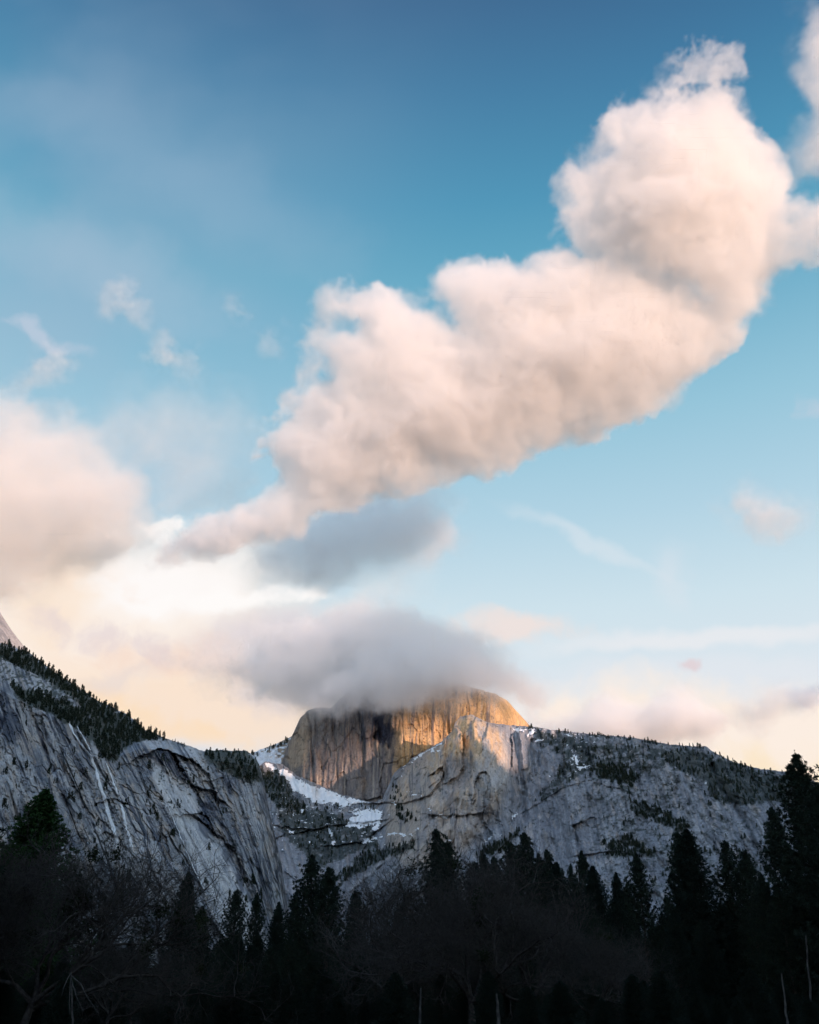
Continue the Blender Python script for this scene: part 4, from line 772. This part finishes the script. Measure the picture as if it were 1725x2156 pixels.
# ---- bare black oaks
def oak_meshes(name, seed, H, spread, limbs, lean=(0, 0), levels=6, mist=0, twig=1.):
    rs = np.random.RandomState(seed); S0, S1, R0, R1 = [], [], [], []; tips = []
    T0_, T1_, TR0, TR1 = [], [], [], []
    def seg(p, d, L, r, lev):
        n = 4 if lev < 3 else 3 if lev < 5 else 2; q = p.copy()
        for k in range(n):
            wob = rs.normal(0, .16 + .05 * lev, 3); d2 = d + wob; d2[2] += .06 if lev > 1 else .02
            if lev in (1, 2) : d2[2] -= .05 * k
            d2 /= np.linalg.norm(d2); e = q + d2 * L / n; ra, rb = r * (1 - .35 * k / n), r * (1 - .35 * (k + 1) / n)
            (T0_ if lev < 1 else S0).append(q); (T1_ if lev < 1 else S1).append(e); (TR0 if lev < 1 else R0).append(ra); (TR1 if lev < 1 else R1).append(rb)
            if 1 <= lev < levels and k >= (1 if lev < 3 else 0):
                for _ in range(1 if lev < 4 else rs.randint(1, 3)): branch(e, d2, L * rs.uniform(.45, .75), rb * rs.uniform(.4, .6), lev + 1)
            q = e; d = d2
        if lev < levels:
            for _ in range(2): branch(q, d, L * rs.uniform(.6, .85), r * .6, lev + 1)
        if lev >= levels - 2: tips.append(q)
    def branch(p, d, L, r, lev):
        a = rvec(rs, 1)[0]; a -= d * (a @ d); a /= np.linalg.norm(a); th = rs.uniform(.35, .95)
        d2 = d * math.cos(th) + a * math.sin(th); d2[2] += .12; d2 /= np.linalg.norm(d2)
        seg(p, d2, L, max(r, .006 * twig), lev)
    d = np.array([lean[0], lean[1], 1.]); d /= np.linalg.norm(d); p = np.zeros(3); tl = H * .2
    seg_start = len(T0_)
    q = p
    for k in range(4):
        e = q + (d + rs.normal(0, .05, 3)) * tl / 4; T0_.append(q); T1_.append(e); TR0.append(H * .028 * (1 - .12 * k)); TR1.append(H * .028 * (1 - .12 * (k + 1))); q = e
    for (az_, el_, lf) in limbs:
        dd = np.array([math.cos(az_) * math.cos(el_), math.sin(az_) * math.cos(el_), math.sin(el_)])
        seg(q - np.array([0, 0, rs.uniform(0, .8)]), dd, H * .30 * lf, H * .016, 1)
    tv = tubes(T0_, T1_, TR0, TR1, 7); trunk = mesh_np(name + '_trunk', *tv, M_OAKBARK)
    cv = tubes(S0, S1, R0, R1, 3); crown = mesh_np(name + '_crown', *cv, M_OAKBARK)
    print(name, len(S0), 'twigs', np.max(np.array(S1), 0), np.min(np.array(S1), 0)); out = [trunk, crown]
    if mist:
        tp = np.array(tips); c = tp[rs.choice(len(tp), mist)]; C = []
        C = (c[:, None, :] + rs.normal(0, .32, (mist, 70, 3))).reshape(-1, 3)
        v = blades(rs, C, rvec(rs, len(C)), 3, .26, .06, .9); out.append(mesh_np('mistletoe', *v, M_MISTLE, False))
    return out
def place_oak(ms, x, dist, rot, ytop, label, part_names=('trunk', 'crown', 'mistletoe')):
    wx, wy, h = ground_at(x, ytop, dist); co = np.empty(len(ms[1].vertices) * 3, np.float32); ms[1].vertices.foreach_get('co', co); s = h / np.percentile(co[2::3], 99.7)
    root = link(bpy.data.objects.new('bare_oak_tree', None)); root.location = (wx, wy, -.1); root.rotation_euler.z = rot; root.scale = (s, s, s)
    tag(root, label, 'oak tree', 'bare oaks at the edge of the meadow')
    for pn, me in zip(part_names, ms): link(bpy.data.objects.new(pn, me), root)
LA = [(.1, .75, 1.25), (.5, 1.1, 1.1), (2.2, 1.0, 1.0), (3.4, .7, 1.0), (4.6, .9, 1.0), (5.6, .5, 1.1)]
OAK1 = oak_meshes('oak', 3, 15, 1, [(.0, .62, 1.6), (.25, .95, 1.35), (-.4, .35, 1.3), (2.4, 1.0, 1.1), (3.3, .8, .9), (1.3, 1.2, 1.1)], (.25, 0), 6, 26)
OAK2 = oak_meshes('oak', 8, 15, 1, LA, (0, 0), 6, 5)
OAK3 = oak_meshes('oak', 15, 15, 1, [(.4, .9, 1.1), (1.7, 1.1, 1.2), (2.9, .6, 1.3), (4.1, 1.0, 1.0), (5.3, .45, 1.3), (3.1, 1.2, 1.2)], (0, 0), 6, 8)
place_oak(OAK1, 105, 66, 0, 1765, 'bare oak with dark mistletoe tufts reaching its long boughs over the cliff foot')
place_oak(OAK2, 22, 70, 2.1, 1742, 'twiggy grey brown oak at the left border below the green cedar')
place_oak(OAK3, 985, 84, .4, 1782, 'big spreading bare oak with crooked limbs in the middle of the forest edge')
place_oak(OAK2, 1110, 92, 4.0, 1850, 'brownish bare oak behind the right side of the big spreading one')
place_oak(OAK3, 1235, 80, 2.4, 1945, 'low pale brown oak thicket right of the middle, below the conical firs')
place_oak(OAK2, 250, 76, .9, 1960, 'low bare oak with a pale broken branch near the bottom, left of the slender fir')
place_oak(OAK3, 840, 98, 3.6, 1845, 'small bare oak with fine reddish twigs left of the big spreading one')
# ---- thin dead trees catching a little light in front of the dark wood
M_PALE = noisy_mat('weathered_pale_wood', (.040, .036, .033), (.09, .082, .075), 3.)
def pale_trunk(x0, y0, x1, y1, dist, wpx, label, name='snag', cat='dead tree', twigs=()):
    n = 14; t = np.linspace(0, 1, n); X = x0 + (x1 - x0) * t + 2.2 * fbm(t * 5 + x0, t * 0, 501, 3) * np.minimum(1, t * 3); Y = y0 + (y1 - y0) * t
    P = np.stack(world(X, Y, dist + 0 * t), 1); r = wpx * dist / F / 2 * (.45 + .55 * t)
    P = np.concatenate([P, [[P[-1, 0], P[-1, 1], -.1]]]); r = np.r_[r, r[-1] * 1.1]
    o = link(bpy.data.objects.new(name, mesh_np(name, *tubes(P[:-1], P[1:], r[:-1], r[1:], 7), M_PALE))); tag(o, label, cat)
    for pts in twigs:
        q = np.array(pts, float); m = 12; u = np.linspace(0, 1, m); d = np.linspace(0, 1, len(q)); qx, qy = np.interp(u, d, q[:, 0]) + 1.5 * fbm(u * 5, u * 0 + q[0, 0], 502, 3), np.interp(u, d, q[:, 1])
        W = np.stack(world(qx, qy, dist - .6 * u), 1); rr = .55 * wpx * dist / F / 2 * (1 - .6 * u); b = link(bpy.data.objects.new('branch', mesh_np('branch', *tubes(W[:-1], W[1:], rr[:-1], rr[1:], 5), M_PALE)), o)
pale_trunk(1697, 1970, 1711, 2156, 62, 5, 'tall thin pale dead snag in front of the giant pine at the right border')
pale_trunk(1646, 2050, 1658, 2156, 62, 5, 'short thin pale dead snag left of the taller one under the giant pine')
pale_trunk(1046, 2092, 1050, 2156, 50, 8, 'thick pale dead snag standing at the bottom, right of the big spreading oak')
pale_trunk(887, 2080, 884, 2156, 50, 6, 'slim grey dead snag at the bottom, left of the big spreading oak')
pale_trunk(150, 2046, 153, 2150, 46, 4, 'dead pale sapling with drooping forked branches near the bottom left', 'dead_sapling', 'dead sapling', [[(150, 2048), (140, 2066), (128, 2098)], [(152, 2056), (170, 2072), (184, 2100), (206, 2132)], [(152, 2070), (160, 2096), (176, 2130)], [(150, 2052), (147, 2090), (146, 2136)]])
# ---- far conifers on the slopes
def far_pine(seed):
    rs = np.random.RandomState(seed); V = []; Q = []; o = 0; z = .12
    parts = [tubes(np.array([[0, 0, 0.]]), np.array([[0, 0, .9]]), [.022], [.006], 4)]
    C = []; D = []
    while z < 1:
        f = z; r = .20 * (1 - f) ** 1.05 * rs.uniform(.7, 1.15) + .006
        for a in rs.uniform(0, 6.28, 7):
            for t in (.4, .8): C.append([math.cos(a) * r * t, math.sin(a) * r * t, z - .05 * t]); D.append([math.cos(a), math.sin(a), -.25])
        z += .075
    C.append([0, 0, .96]); D.append([0, 0, 1.]); D = np.array(D); D /= np.linalg.norm(D, axis=1)[:, None]
    parts.append(blades(rs, np.array(C), D, 2, .13, .035, .3))
    v, q = join(parts); return v, q
FAR = [far_pine(60 + i) for i in range(4)]; FARM = [mesh_np('far_conifer', v, q, M_FARPINE, False) for v, q in FAR]
def scatter(rel, pts, hmin, hmax, rs):
    X = np.array([p[0] for p in pts]); Y = np.array([p[1] for p in pts]); D = rel.at(X, Y); wx, wy, wz = world(X, Y, D)
    return [(a, b, c, hmin + (hmax - hmin) * 1.15 * rs.rand() ** 1.7) for a, b, c in zip(wx, wy, wz)]
def individuals(rel, pts, hmin, hmax, label, group, rs, sink=1.):
    for a, b, c, h in scatter(rel, pts, hmin, hmax, rs):
        o = link(bpy.data.objects.new('far_conifer', FARM[rs.randint(4)])); o.location = (a, b, c - sink); o.rotation_euler.z = rs.uniform(0, 6.28)
        wd = rs.uniform(.8, 1.25) * h; o.scale = (wd, wd, h); tag(o, label, 'conifer', group)
def mass(name, rel, pts, hmin, hmax, rs, label, sink=1.):
    V = []; Q = []; o_ = 0
    for a, b, c, h in scatter(rel, pts, hmin, hmax, rs):
        v, q = FAR[rs.randint(4)]; t = rs.uniform(0, 6.28); R_ = np.array([[math.cos(t), -math.sin(t), 0], [math.sin(t), math.cos(t), 0], [0, 0, 1]]); wd = h * rs.uniform(.8, 1.3)
        V.append(v @ R_.T * np.array([wd, wd, h]) + np.array([a, b, c - sink])); Q.append(q + o_); o_ += len(v)
    o = link(bpy.data.objects.new(name, mesh_np(name, np.concatenate(V), np.concatenate(Q), M_FARPINE, False))); tag(o, label, 'forest', None, 'stuff')
def inside(rs, n, poly, fn=None):
    p = np.array(poly, float); out = []
    while len(out) < n:
        X = rs.uniform(p[:, 0].min(), p[:, 0].max(), 4000); Y = rs.uniform(p[:, 1].min(), p[:, 1].max(), 4000); m = poly_sdf(poly, X, Y) > 0
        if fn is not None: m &= fn(X, Y)
        out += list(zip(X[m], Y[m]))
        if not m.any(): break
    return out[:n]
rs = np.random.RandomState(77)
def along(rel, x0, x1, n, dy=(1, 7), dens=lambda x: np.ones_like(x)):
    X = rs.uniform(x0, x1, n * 6); X = X[rs.rand(len(X)) < dens(X)][:n]; return [(x, rel.top(x) + rs.uniform(*dy)) for x in X]
clump = lambda x: ss(-.35, .3, fbm(x / 16, x * 0, 301, 3))
individuals(cliff, along(cliff, 0, 345, 95, (1, 8), clump), 11, 24, 'dark conifer on the skyline of the steep slope above the near cliff', 'conifers on the skyline above the near cliff', rs)
individuals(cliff, along(cliff, 345, 545, 34, (1, 6), clump), 6, 14, 'small conifer along the rounded rim at the far end of the near cliff', 'conifers on the rim of the near cliff', rs)
individuals(ridgeR, along(ridgeR, 1110, 1700, 110, (1, 7), clump), 10, 21, 'tiny conifer standing along the skyline of the long ridge', 'conifers on the skyline of the long ridge', rs)
individuals(shoulder, along(shoulder, 505, 605, 40, (1, 12)), 16, 30, 'sunlit conifer on the snowy shoulder left of the great dome', 'conifers on the snowy shoulder', rs)
mass('forest', cliff, inside(rs, 1500, VEGL, lambda X, Y: fbm(X / 14, Y / 10, 302, 3) > -.45) + inside(rs, 130, [(430, 1590), (520, 1590), (545, 1620), (545, 1650), (480, 1630)]) + inside(rs, 330, [(0, 1450), (250, 1600), (430, 1600), (600, 2000), (100, 2000), (0, 1700)], lambda X, Y: fbm(X / 16, Y / 16, 303, 3) > .42), 5, 20, rs, 'dense conifer wood clinging to the slope above the near cliff')
VB = [p for p, a in VEG]
mass('forest', ridgeR, [q for p, a in VEG for q in inside(rs, int(380 * a), p, lambda X, Y: (veg_mask(X, Y) > .4) & (snow_mask(X, Y) < 0))] + inside(rs, 60, [(640, 1690), (800, 1700), (800, 1712), (640, 1705)]) + inside(rs, 700, [(1120, 1560), (1700, 1640), (1700, 1900), (1100, 1850)], lambda X, Y: veg_mask(X, Y) > .55), 5, 19, rs, 'conifers and brush spread over the long ridge and the snow basin')
# ---- waterfalls down the near cliff
def stream(pts, w0, w1, label):
    p = np.array(pts, float); n = 90; t = np.linspace(0, 1, n); d = np.r_[0, np.cumsum(np.hypot(*np.diff(p, axis=0).T))]; d /= d[-1]
    x = np.interp(t, d, p[:, 0]) + 1.6 * fbm(t * 26, t * 0, 401, 3); y = np.interp(t, d, p[:, 1]); wd = (w0 + (w1 - w0) * t) * (1 + .5 * fbm(t * 40, t * 0, 402, 3))
    V = []
    for k, s in enumerate(np.linspace(-1, 1, 5)):
        X = x + s * wd; D = cliff.at(X, y) - 3.0 - 2.5 * (1 - s * s); V.append(np.stack(world(X, y, D), -1))
    V = np.stack(V, 1); idx = np.arange(n * 5).reshape(n, 5); Q = np.stack([idx[:-1, :-1], idx[1:, :-1], idx[1:, 1:], idx[:-1, 1:]], -1).reshape(-1, 4)
    o = link(bpy.data.objects.new('waterfall', mesh_np('waterfall', V.reshape(-1, 3), Q, M_WATER))); tag(o, label, 'waterfall', 'waterfalls on the near cliff')
fl = lambda L: [(a * .3581, 1235.3 + b * .3581) for a, b in L]
stream(fl([(405, 795), (430, 860), (480, 930), (530, 990), (560, 1060), (590, 1170), (620, 1260), (650, 1370), (680, 1470), (700, 1540)]), 2.2, 4.6, 'long white waterfall sliding down the whole near cliff, the brighter of two')
stream(fl([(625, 1040), (660, 1130), (690, 1210), (720, 1300), (740, 1400), (775, 1530)]), 1.4, 3.2, 'fainter thin waterfall right of the long white one')
stream(fl([(445, 810), (470, 850), (500, 900), (528, 960)]), 1., 1.6, 'short upper trickle joining the top of the long white waterfall')
stream(fl([(985, 1290), (1050, 1440), (1100, 1560), (1150, 1680), (1200, 1780)]), .8, 1.8, 'thin pale streak of water down the smooth slab near the cliff end')
print('script', round(time.time() - T0, 1))
